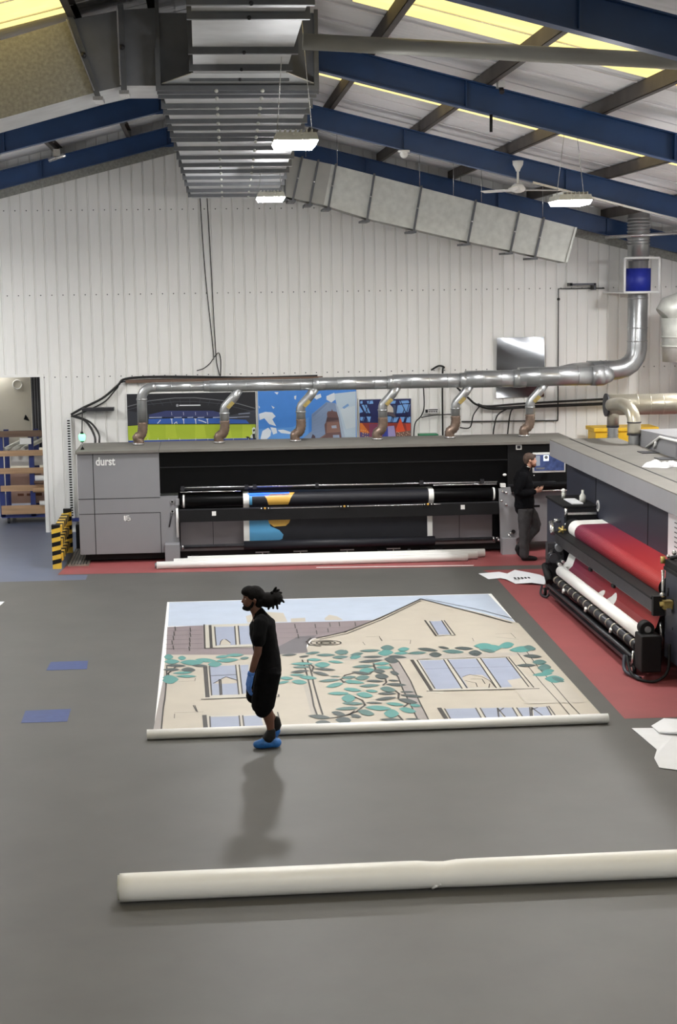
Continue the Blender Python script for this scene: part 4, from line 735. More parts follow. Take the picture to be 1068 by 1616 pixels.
# ------------------------------------------------------------------ right-hand printer
p2 = thing('roll_printer', (6.2, 20.5, 0), 'grey printer on the right loaded with a red to purple print', 'printer')
YF, YN = 25.5, 14.5
mb = MB(); mb.box(5.65, 6.78, YN, YF, 1.80, 2.06, 'pm_side'); mb.box(5.65, 6.78, YN, YF, 2.06, 2.075, 'pm_top'); mb.box(5.97, 6.0, YN, YF+.001, 2.07, 2.079, 'black'); mb.build('roof_cowl', p2, bevel=.012)
mb = MB()
for y in (23.3, 22.4, 21.6, 20.9): MB().box(6.50, 6.76, y-.3, y, 2.075, 2.085, 'dark_metal').build('vent_grille', p2)
mb = MB(); mb.box(5.80, 6.70, 19.3, 24.9, 1.15, 1.80, 'pm_navy')
for y in (20.22, 23.0): mb.box(5.795, 5.80, y-.008, y+.008, 1.15, 1.80, 'black')
fp_ = mb.build('front_panel', p2)
mb = MB(); mb.tube([(5.79, 22.85, 1.33), (5.80, 22.85, 1.33)], .085, 'white_plastic', 20); mb.tube([(5.785, 22.85, 1.33), (5.79, 22.85, 1.33)], .05, 'galv_dark', 16); mb.build('emblem', fp_)
mb = MB(); mb.box(5.80, 6.70, YN, 19.3, .15, 1.80, 'pm_side'); mb.box(5.79, 5.80, 16.5, 19.28, 1.12, 1.78, 'paper')
for k in range(8): mb.box(5.786, 5.79, 18.72, 19.0, 1.22+k*.06, 1.235+k*.06, 'galv_dark')
mb.build('near_cabinet', p2)
mb = MB(); mb.box(5.85, 6.70, 19.3, 24.9, .12, 1.15, 'black'); mb.build('media_bay', p2)
# ramps behind the roof
mb = MB()
for y0, y1 in ((22.5, 24.5), (20.0, 22.3), (17.5, 19.8)):
    mb.prism([(6.85, y1, 1.9), (6.85, y1, 2.30), (6.85, y0, 2.36), (6.85, y0, 1.9)], (.8, 0, 0), 'pm_side')
mb.box(6.80, 7.6, YN, 24.6, .1, 1.95, 'pm_side'); mb.tube([(6.82, 23.9, 2.08), (6.82, 23.2, 2.30), (6.82, 21.5, 2.34)], .02, 'white_plastic', 8); mb.tube([(6.82, 23.5, 2.1), (6.82, 23.4, 2.22)], .02, 'white_plastic', 8); mb.build('rear_covers', p2)
# far and near side boxes
mb = MB(); mb.box(5.30, 5.80, 22.92, 24.08, .03, 1.30, 'pm_navy'); mb.box(5.28, 5.80, 22.90, 24.10, 1.30, 1.335, 'black'); mb.build('far_side_box', p2, bevel=.008)
mb = MB(); mb.box(5.33, 5.78, 22.885, 22.92, .95, 1.28, 'black'); mb.box(5.33, 5.78, 22.87, 22.885, 1.20, 1.235, 'steel')
mb.tube([(5.32, 22.87, 1.30), (5.32, 22.87, 1.18)], .025, 'steel', 8); mb.tube([(5.32, 22.87, 1.08), (5.32, 22.87, 1.0)], .02, 'steel', 8); mb.build('side_box_fittings', p2)
mb = MB(); mb.box(5.36, 5.8, 14.5, 17.92, .22, 1.26, 'pm_navy'); mb.box(5.34, 5.8, 14.5, 17.94, 1.26, 1.30, 'black')
for y, z in ((17.6, .95), (17.3, .95), (17.6, .62)): mb.tube([(5.355, y, z), (5.36, y, z)], .02, 'black', 10)
mb.build('near_side_box', p2, bevel=.008)
mb = MB(); mb.box(5.36, 5.80, 14.5, 17.96, 1.30, 1.38, 'black'); mb.box(5.5, 5.7, 16.2, 17.4, 1.385, 1.39, 'paper'); mb.build('near_box_top', p2)
# upper media roller and print
xr, zr2, rr = 5.42, 1.03, .125
mb = MB(); mb.tube([(xr, 18.0, zr2), (xr, 22.85, zr2)], rr-.004, 'black', 32); mb.build('deflection_roller', p2)
mb = MB(); ps = [(5.82, 1.16)]+[(xr+rr*math.cos(math.radians(a)), zr2+rr*math.sin(math.radians(a))) for a in range(85, 236, 10)]+[(5.36, .80), (5.27, .55), (5.19, .47)]
for (ya, yb, m_, d) in ((17.98, 22.62, 'vinyl', 0), (17.98, 22.22, 'printed_red', .0015)):
    for i in range(len(ps)-1):
        (xa, za), (xb, zb) = ps[i], ps[i+1]; nrm = Vector((-(zb-za), 0, (xb-xa))).normalized()*-1
        if nrm.x > 0: nrm = -nrm
        o_ = nrm*d
        if i == 0: o_ = Vector((0, 0, d))
        mb.add([(xa+o_.x, ya, za+o_.z), (xa+o_.x, yb, za+o_.z), (xb+o_.x, yb, zb+o_.z), (xb+o_.x, ya, zb+o_.z)], [(0, 1, 2, 3)], m_, i > 0)
# white petals of the design near the winder
def down(s): a, b = Vector((5.36, 0, .80)), Vector((5.27, 0, .55)); c = Vector((5.19, 0, .47)); return (a.lerp(b, s) if s <= 1 else b.lerp(c, s-1))
for yc, h, wdt in ((20.35, .55, .12), (19.85, .72, .17)):
    pts = []
    for k in range(13):
        a = PI*k/12; s = 1.9-1.6*h*math.sin(a)*1.0; s = min(s, 1.9); q = down(s); n_ = .006
        pts.append((q.x-n_, yc+wdt*math.cos(a), q.z))
    for k in range(12):
        mb.add([(down(1.9).x-.007, yc, down(1.9).z), pts[k], pts[k+1]], [(0, 1, 2)], 'vinyl')
mb.build('printed_web', p2, 'printed sheet fading from purple to red with a white edge')
mb = MB(); mb.box(5.15, 5.30, 17.75, 22.85, .80, .965, 'dark_metal'); mb.box(5.14, 5.31, 17.75, 22.85, .945, .97, 'black'); mb.prism([(5.15, 17.75, .80), (5.22, 17.75, .74), (5.30, 17.75, .80)], (0, 5.1, 0), 'galv_flange')
for y in (19.4, 20.6): mb.box(5.13, 5.16, y, y+.12, .76, .80, 'black')
mb.build('front_beam', p2)
mb = MB(); mb.box(5.15, 5.30, 17.68, 17.76, .76, .99, 'black'); mb.build('beam_end', p2)
mb = MB(); mb.box(5.25, 5.35, 17.58, 17.70, .85, .95, 'brass'); mb.tube([(5.22, 17.66, .90), (5.40, 17.60, .93)], .03, 'brass', 10); mb.box(5.27, 5.33, 17.56, 17.62, .79, .87, 'steel'); mb.ball((5.26, 17.7, 1.0), .035, 'steel', 6); mb.tube([(5.30, 17.62, 1.0), (5.30, 17.62, 1.10)], .015, 'dark_metal', 8); mb.build('near_solenoid', p2, 'brass coloured fitting')
mb = MB()
for k in range(5):
    a = k*2*PI/5; mb.tube([(5.2, 22.6, 1.02), (5.2+.06*math.cos(a), 22.6+.02, 1.02+.06*math.sin(a))], .016, 'brass', 8)
mb.ball((5.2, 22.6, 1.02), .03, 'brass', 6); mb.build('star_handle', p2, 'brass yellow star handle')
mb = MB(); mb.tube([(5.34, 17.95, 1.25), (5.34, 17.95, .70)], .02, 'steel', 8); mb.tube([(5.33, 18.0, .62), (5.36, 18.0, .30)], .018, 'steel', 8); mb.tube([(5.32, 17.9, 1.34), (5.32, 17.9, 1.42)], .03, 'brass', 10)
mb.tube([(5.42, 17.9, 1.40), (5.48, 17.7, 1.46)], .025, 'dark_metal', 10); mb.ball((5.44, 17.85, 1.47), .03, 'steel', 6); mb.ball((5.40, 17.95, 1.41), .025, 'steel', 6); mb.build('near_linkage', p2)
# winder
mb = MB(); mb.tube([(5.12, 18.0, .465), (5.12, 22.3, .465)], .078, 'vinyl', 28); mb.build('take_up_roll', p2, 'white cardboard take-up roll')
mb = MB(); mb.tube([(5.06, 18.0, .335), (5.06, 22.35, .335)], .052, 'dark_metal', 20); rr_ = mb.build('ribbed_roller', p2)
for k in range(15):
    y = 18.12+k*.295; MB().tube([(5.06, y, .335), (5.06, y+.035, .335)], .057, 'spiral_warm', 20).build('roller_ring', rr_)
for k in range(3):
    y = 19.0+k*1.3; MB().tube([(5.0, y, .33), (5.0, y+.03, .28)], .022, 'white_plastic', 8).build('roller_clip', p2)
mb = MB()
for dx, z in ((-.02, .22), (.05, .17), (.12, .22)): mb.tube([(5.0+dx, 17.95, z), (5.0+dx, 22.5, z)], .024, 'dark_metal', 10)
mb.box(4.98, 5.16, 17.95, 22.5, .10, .14, 'dark_metal'); mb.build('lower_rails', p2)
mb = MB(); mb.box(4.98, 5.22, 17.55, 17.85, .12, .55, 'black'); mb.build('near_pedestal', p2, bevel=.015)
mb = MB(); mb.tube([(5.09, 17.85, .60), (5.09, 17.70, .60)], .085, 'black', 20); mb.tube([(5.09, 17.69, .60), (5.09, 17.68, .60)], .04, 'steel', 12); mb.build('winder_motor', p2)
mb = MB(); mb.tube([(5.09, 17.86, .465), (5.12, 18.02, .465)], .05, 'steel', 14); mb.tube([(4.98, 17.9, .30), (4.96, 17.86, .16)], .016, 'steel', 8); mb.build('winder_fittings', p2)
mb = MB(); mb.tube(smooth_path([(4.93, 18.0, .22), (4.93, 17.8, .06), (5.0, 17.6, .02), (5.15, 17.5, .03), (5.28, 17.5, .15), (5.31, 17.55, .45)], 6), .018, 'black', 8); mb.tube(smooth_path([(4.93, 18.1, .2), (4.90, 17.95, .05), (5.0, 17.65, .03)], 6), .022, 'pm_navy', 8); mb.build('power_cable', p2)
for y in (17.95, 22.85):
    mb = MB(); mb.tube([(4.98, y, .062), (5.02, y, .062)], .06, 'black', 20); mb.tube([(4.975, y, .062), (4.98, y, .062)], .035, 'steel', 12); mb.build('castor', p2)
# far winder cluster
mb = MB(); mb.box(5.02, 5.26, 22.75, 22.9, .10, .80, 'dark_metal'); mb.tube([(5.08, 22.75, .60), (5.08, 22.6, .60)], .07, 'dark_metal', 18); mb.tube([(5.18, 22.85, .76), (5.18, 22.68, .74)], .06, 'galv_dark', 16); mb.tube([(5.24, 22.88, 1.00), (5.22, 22.80, .62)], .055, 'black', 14); mb.tube([(5.1, 22.8, .72), (5.02, 22.7, .50)], .05, 'dark_metal', 12); mb.tube([(5.02, 22.9, .45), (5.02, 22.6, .25)], .06, 'black', 12)
mb.build('far_winder_drive', p2); MB().tube([(5.10, 22.42, .56), (5.10, 22.28, .56)], .03, 'steel', 10).build('roll_clamp', p2); MB().tube([(5.15, 22.42, .60), (5.15, 22.28, .60)], .022, 'steel', 10).build('roll_clamp', p2)
mb = MB(); mb.tube([(5.17, 23.2, 1.05), (5.17, 23.05, .90)], .045, 'steel', 12); mb.tube([(5.2, 23.15, 1.08), (5.30, 23.15, 1.08)], .03, 'steel', 10); mb.build('far_handle', p2)
mb = MB(); mb.tube(smooth_path([(4.98, 22.95, .13), (4.93, 22.8, .04), (4.98, 22.6, .03), (5.05, 22.7, .12)], 6), .018, 'dark_metal', 8); mb.build('cable_loop', p2)
# small things on the far side box
mb = MB(); mb.box(5.45, 5.62, 23.05, 23.6, 1.335, 1.35, 'paper'); tag(mb.build('paper_slip'), 'white slip lying on the far black box of the right printer', 'paper')
mb = MB(); mb.tube([(5.66, 23.25, 1.335), (5.66, 23.25, 1.43), (5.66, 23.25, 1.47), (5.66, 23.25, 1.52)], [.05, .05, .02, .02], 'galv', 14); tag(mb.build('spray_bottle'), 'translucent grey bottle standing on the far black box of the right printer', 'bottle')
mb = MB(); mb.tube([(5.48, 23.75, 1.335), (5.48, 23.75, 1.42)], .03, 'galv', 12); mb.ball((5.48, 23.75, 1.45), .035, 'white_plastic', 6); tag(mb.build('white_knob_bottle'), 'tiny bottle with a white round cap beside the grey bottle', 'bottle')
# crumpled cloth on the roof
mb = MB(); random.seed(3); N = 22
def cz(u, v):
    e = max(0, 1-abs(u*2-1)**3)*max(0, 1-abs(v*2-1)**3); return 2.078+e*(.035+.09*abs(mnoise.noise((u*5, v*4, 3)))+.03*abs(mnoise.noise((u*13, v*11, 1))))
for i in range(N):
    for j in range(N):
        q = [(a/N, b/N) for a, b in ((i, j), (i+1, j), (i+1, j+1), (i, j+1))]
        mb.add([(6.06+.55*u+.04*math.sin(v*9), 21.15+.32*v+.05*math.sin(u*11), cz(u, v)) for u, v in q], [(0, 1, 2, 3)], 'paper', False)
tag(mb.build('crumpled_cloth'), 'crumpled white cloth on the roof of the right printer', 'cloth')

# ------------------------------------------------------------------ printed banner on the floor
ART_POLYS = [('sky',[(-0.57,23.174),(4.187,23.071),(4.196,20.728),(2.874,20.926),(2.352,21.21),(1.838,21.329),(0.619,21.428),(-0.556,21.479)]),('cream',[(0.528,22.001),(0.755,22.304),(1.068,22.143),(1.092,21.535),(0.538,21.565)]),('cream',[(1.148,21.742),(1.352,21.766),(1.343,21.518),(1.141,21.495)]),('cream',[(1.621,21.685),(1.702,21.922),(1.806,21.795),(1.869,21.538),(1.616,21.549)]),('tile',[(-0.563,21.439),(0.621,21.511),(1.849,21.453),(2.293,21.471),(1.979,20.978),(1.823,20.681),(1.603,20.595),(1.336,20.403),(1.238,19.932),(1.281,19.602),(0.797,19.566),(-0.546,19.76)]),('tiledark',[(1.179,20.58),(1.435,20.62),(1.271,20.185),(1.235,19.644),(0.878,19.59),(0.809,19.849)]),('cream',[(-0.554,19.761),(0.797,19.566),(1.249,19.607),(1.252,19.893),(1.35,20.363),(1.603,20.595),(1.833,20.798),(2.404,21.67),(3.133,22.794),(3.85,21.713),(4.227,20.97),(4.183,16.143),(2.448,16.103),(-0.537,16.189),(-0.596,16.197),(-0.551,18.568)]),('grey',[(-0.543,18.884),(-0.514,18.256),(-0.537,16.189),(-0.61,16.198)]),('frame',[(2.984,21.316),(3.236,21.305),(3.25,20.335),(2.994,20.335)]),('glass',[(3.047,21.266),(3.211,21.268),(3.199,20.404),(3.031,20.404)]),('frame',[(-0.06,21.495),(0.636,21.497),(0.585,20.019),(-0.053,20.047)]),('glass',[(0.082,21.338),(0.355,21.328),(0.352,20.193),(0.096,20.192)]),('glass',[(0.411,21.341),(0.63,21.339),(0.592,20.204),(0.404,20.204)]),('cream',[(0.14,20.205),(0.157,20.429),(0.191,20.54),(0.243,20.494),(0.281,20.316),(0.275,20.204)]),('frame',[(-0.049,19.067),(0.476,19.104),(0.415,17.482),(-0.079,17.46)]),('glass',[(0.003,19.059),(0.324,19.069),(0.325,17.642),(0.019,17.651)]),('glass',[(0.377,19.062),(0.482,19.075),(0.41,17.703),(0.372,17.65)]),('cream',[(0.042,18.202),(0.125,18.386),(0.19,18.481),(0.252,18.378),(0.326,18.316),(0.329,18.172),(0.135,18.158)]),('frame',[(-0.069,16.781),(0.545,16.763),(0.559,16.231),(-0.059,16.252)]),('glass',[(-0.005,16.729),(0.306,16.717),(0.306,16.261),(-0.003,16.261)]),('glass',[(0.346,16.712),(0.538,16.72),(0.554,16.252),(0.348,16.259)]),('grey2',[(1.083,17.949),(1.13,17.979),(1.136,16.69),(1.086,16.697)]),('grey',[(2.224,19.036),(2.322,18.971),(2.337,17.92),(2.318,16.979),(2.316,16.293),(2.19,16.348),(2.204,17.411),(2.205,18.307)]),('grey2',[(1.663,19.371),(4.057,19.235),(4.044,19.097),(2.901,19.056),(1.642,19.134)]),('frame',[(2.5,19.021),(2.895,19.082),(2.875,18.892),(2.639,17.351),(2.475,17.438)]),('frame',[(2.744,19.072),(3.714,19.016),(3.752,17.42),(2.511,17.466)]),('glass',[(2.583,18.999),(2.888,18.973),(2.887,17.573),(2.583,17.557)]),('glass',[(2.945,18.981),(3.294,18.982),(3.28,17.547),(2.93,17.567)]),('glass',[(3.356,18.973),(3.675,18.978),(3.659,17.553),(3.338,17.539)]),('cream',[(2.964,18.055),(3.061,18.192),(3.221,18.154),(3.279,17.861),(3.277,17.557),(2.956,17.573)]),('frame',[(2.498,16.728),(3.697,16.642),(3.686,16.25),(2.506,16.287)]),('glass',[(2.562,16.706),(2.892,16.687),(2.881,16.285),(2.558,16.298)]),('glass',[(2.942,16.68),(3.12,16.669),(3.12,16.271),(2.93,16.278)]),('glass',[(3.131,16.667),(3.297,16.657),(3.279,16.268),(3.137,16.269)]),('glass',[(3.345,16.638),(3.48,16.632),(3.428,16.26),(3.336,16.26)]),('glass',[(3.514,16.628),(3.669,16.632),(3.645,16.256),(3.45,16.263)]),('dk',[(4.066,17.418),(4.116,17.44),(4.124,17.382)]),('cream2',[(3.465,17.849),(4.137,18.157),(4.119,16.755),(3.472,16.789)])]
ART_LINES = [(0.02,[(-0.558,21.153),(-0.096,21.145)]),(0.02,[(-0.561,20.876),(-0.096,20.866)]),(0.02,[(-0.563,20.606),(-0.088,20.593)]),(0.02,[(-0.558,20.341),(-0.088,20.328)]),(0.02,[(-0.561,20.084),(0.813,19.939)]),(0.012,[(0.952,21.09),(1.983,21.018)]),(0.012,[(0.938,20.812),(1.779,20.766)]),(0.012,[(0.923,20.502),(1.552,20.486)]),(0.025,[(-0.459,21.423),(-0.447,21.177)]),(0.025,[(-0.471,21.1),(-0.459,20.861)]),(0.025,[(-0.475,20.824),(-0.463,20.591)]),(0.025,[(-0.487,20.556),(-0.475,20.329)]),(0.025,[(-0.251,21.31),(-0.241,21.066)]),(0.025,[(-0.249,20.987),(-0.239,20.75)]),(0.025,[(-0.255,20.675),(-0.245,20.445)]),(0.025,[(-0.254,20.409),(-0.244,20.184)]),(0.025,[(-0.26,20.15),(-0.25,19.931)]),(0.025,[(-0.466,20.253),(-0.454,20.032)]),(0.025,[(1.182,21.343),(1.176,21.097)]),(0.025,[(1.189,21.014),(1.183,20.775)]),(0.025,[(1.186,20.696),(1.181,20.464)]),(0.025,[(1.459,21.302),(1.45,21.056)]),(0.025,[(1.447,20.895),(1.438,20.659)]),(0.025,[(1.664,21.355),(1.653,21.108)]),(0.025,[(1.609,20.992),(1.599,20.753)]),(0.025,[(1.798,21.377),(1.785,21.129)]),(0.025,[(2.015,21.344),(1.999,21.097)]),(0.03,[(-0.523,19.134),(-0.512,18.228),(-0.512,17.544),(-0.521,17.175),(-0.523,16.274)]),(0.06,[(1.422,20.429),(1.83,20.759),(2.394,21.585),(3.14,22.841)]),(0.035,[(1.457,20.347),(1.836,20.639),(2.397,21.456),(3.12,22.7)]),(0.07,[(3.14,22.841),(3.827,21.585),(4.125,20.986)]),(0.03,[(3.214,22.829),(3.881,21.887),(4.225,21.223)]),(0.05,[(1.338,20.441),(1.274,20.223),(1.294,20.034),(1.427,19.941)]),(0.035,[(1.713,20.099),(1.693,20.046),(1.646,20.006),(1.58,19.984),(1.504,19.984),(1.43,20.006),(1.368,20.046),(1.329,20.099),(1.317,20.157),(1.336,20.211),(1.383,20.252),(1.45,20.274),(1.527,20.274),(1.602,20.252),(1.664,20.21),(1.703,20.157),(1.713,20.099)]),(0.035,[(1.638,20.11),(1.625,20.076),(1.596,20.049),(1.555,20.035),(1.508,20.035),(1.462,20.048),(1.424,20.074),(1.4,20.109),(1.393,20.146),(1.405,20.181),(1.434,20.207),(1.475,20.222),(1.523,20.222),(1.569,20.208),(1.607,20.182),(1.631,20.147),(1.638,20.11)]),(0.035,[(1.58,20.119),(1.574,20.1),(1.558,20.085),(1.536,20.077),(1.511,20.077),(1.487,20.084),(1.467,20.099),(1.454,20.117),(1.451,20.137),(1.457,20.156),(1.472,20.171),(1.494,20.179),(1.519,20.179),(1.544,20.172),(1.564,20.158),(1.577,20.139),(1.58,20.119)]),(0.05,[(2.984,21.316),(2.995,20.347)]),(0.03,[(3.04,21.254),(3.029,20.392)]),(0.03,[(3.213,21.282),(3.202,20.391)]),(0.03,[(3.246,21.277),(3.249,20.347)]),(0.03,[(2.988,20.336),(3.247,20.335)]),(0.04,[(-0.06,21.495),(-0.053,20.047)]),(0.07,[(0.021,21.431),(0.029,20.072)]),(0.03,[(0.082,21.338),(0.092,20.174)]),(0.03,[(0.358,21.338),(0.35,20.193)]),(0.03,[(0.406,21.352),(0.4,20.204)]),(0.03,[(-0.053,20.047),(0.586,20.047)]),(0.02,[(0.14,20.205),(0.157,20.429),(0.18,20.522)]),(0.02,[(0.222,20.535),(0.281,20.316)]),(0.03,[(0.042,18.192),(0.119,18.345)]),(0.03,[(0.138,18.394),(0.19,18.481),(0.221,18.445),(0.326,18.29)]),(0.09,[(-0.053,19.023),(-0.032,17.582)]),(0.03,[(-0.003,19.049),(0.016,17.637)]),(0.03,[(0.11,18.372),(0.113,17.638)]),(0.03,[(0.128,18.37),(0.131,17.645)]),(0.03,[(0.32,19.07),(0.325,17.642)]),(0.03,[(0.363,19.064),(0.366,17.661)]),(0.05,[(-0.091,17.476),(0.421,17.486)]),(0.03,[(0.01,18.559),(0.32,18.579)]),(0.09,[(-0.069,16.777),(-0.057,16.26)]),(0.03,[(-0.011,16.739),(-0.007,16.262)]),(0.03,[(0.306,16.726),(0.306,16.261)]),(0.03,[(0.344,16.725),(0.346,16.264)]),(0.02,[(-0.192,17.221),(-0.156,16.969)]),(0.02,[(-0.174,17.219),(-0.144,16.945)]),(0.012,[(-0.394,16.935),(-0.08,16.936)]),(0.012,[(-0.393,16.891),(-0.393,16.717)]),(0.012,[(-0.366,18.32),(-0.177,18.335),(-0.171,18.464)]),(0.03,[(0.672,16.722),(0.684,16.275)]),(0.03,[(0.727,16.809),(0.734,16.283)]),(0.03,[(0.702,17.473),(0.772,17.471),(0.775,17.567)]),(0.035,[(1.15,19.218),(1.159,18.693),(1.156,18.234),(1.152,17.654),(1.138,17.011),(1.146,16.657)]),(0.035,[(1.214,19.168),(1.217,18.452),(1.206,18.041),(1.204,17.577),(1.205,17.167),(1.208,16.649)]),(0.03,[(2.2,18.839),(2.222,18.165),(2.204,17.584),(2.204,17.076),(2.2,16.347)]),(0.03,[(2.328,18.97),(2.343,17.964),(2.319,17.06),(2.314,16.282)]),(0.08,[(2.498,19.012),(2.521,17.536)]),(0.03,[(2.56,19.003),(2.573,17.587)]),(0.03,[(2.89,18.989),(2.882,17.544)]),(0.03,[(2.937,18.982),(2.944,17.565)]),(0.03,[(3.299,18.964),(3.275,17.519)]),(0.03,[(3.351,18.991),(3.331,17.54)]),(0.03,[(3.675,18.978),(3.653,17.525)]),(0.03,[(3.706,18.974),(3.704,17.488)]),(0.05,[(2.477,17.485),(3.743,17.424)]),(0.03,[(2.58,19.034),(3.713,19.007)]),(0.012,[(2.574,18.538),(3.671,18.512)]),(0.02,[(2.979,18.09),(3.079,18.189),(3.204,18.058),(3.261,17.864),(3.27,17.572)]),(0.02,[(3.059,17.966),(3.185,17.949),(3.182,17.729)]),(0.02,[(2.976,17.904),(3.082,17.779),(3.069,17.6)]),(0.02,[(3.235,17.721),(3.194,17.547)]),(0.09,[(2.498,16.728),(2.506,16.287)]),(0.03,[(2.551,16.708),(2.549,16.293)]),(0.03,[(2.892,16.687),(2.881,16.285)]),(0.03,[(2.939,16.681),(2.93,16.278)]),(0.03,[(3.126,16.655),(3.07,16.272)]),(0.03,[(3.127,16.642),(3.144,16.262)]),(0.03,[(3.192,16.646),(3.113,16.516)]),(0.03,[(3.291,16.645),(3.276,16.256)]),(0.03,[(3.336,16.639),(3.328,16.262)]),(0.03,[(3.48,16.632),(3.409,16.25)]),(0.03,[(3.5,16.63),(3.426,16.248)]),(0.03,[(3.503,16.616),(3.552,16.25)]),(0.03,[(3.564,16.621),(3.476,16.53)]),(0.03,[(3.672,16.645),(3.644,16.25)]),(0.03,[(3.695,16.655),(3.683,16.25)]),(0.02,[(3.859,19.206),(3.846,18.39),(3.835,17.637),(3.845,16.805),(3.84,16.26)]),(0.02,[(3.99,19.316),(3.956,18.374),(3.956,17.693),(3.946,16.791),(3.954,16.245)]),(0.012,[(3.394,22.049),(3.482,21.964)]),(0.012,[(2.245,20.36),(2.261,20.151)]),(0.012,[(3.443,20.123),(3.431,19.932)]),(0.012,[(3.787,20.317),(3.997,20.348),(4.003,20.04)]),(0.012,[(3.767,20.136),(4.028,19.964)]),(0.012,[(2.071,20.41),(2.248,20.413),(2.247,20.127)]),(0.012,[(1.996,20.108),(2.008,19.923)]),(0.012,[(2.395,20.162),(2.629,20.128),(2.593,19.909)]),(0.045,[(1.56,18.212),(1.608,18.368),(1.707,18.448)]),(0.045,[(1.574,17.456),(1.632,17.321),(1.693,17.188),(1.704,16.982),(1.583,16.72),(1.458,16.6)]),(0.045,[(2.061,18.095),(2.056,17.959),(2.003,17.832)]),(0.045,[(2.113,17.553),(2.135,17.421),(2.104,17.214)]),(0.045,[(2.01,18.916),(1.999,18.769),(2.001,18.622),(1.907,18.396)]),(0.045,[(2.015,16.505),(2.037,16.312)]),(0.045,[(1.536,18.18),(1.559,18.029),(1.6,18.078)]),(0.045,[(1.227,19.003),(1.263,18.837),(1.228,18.605)]),(0.045,[(1.272,16.5),(1.348,16.52),(1.498,16.609),(1.563,16.759)]),(0.045,[(-0.39,19.171),(-0.499,18.748),(-0.483,18.534)]),(0.045,[(2.121,16.844),(2.193,16.996),(2.256,16.987)])]
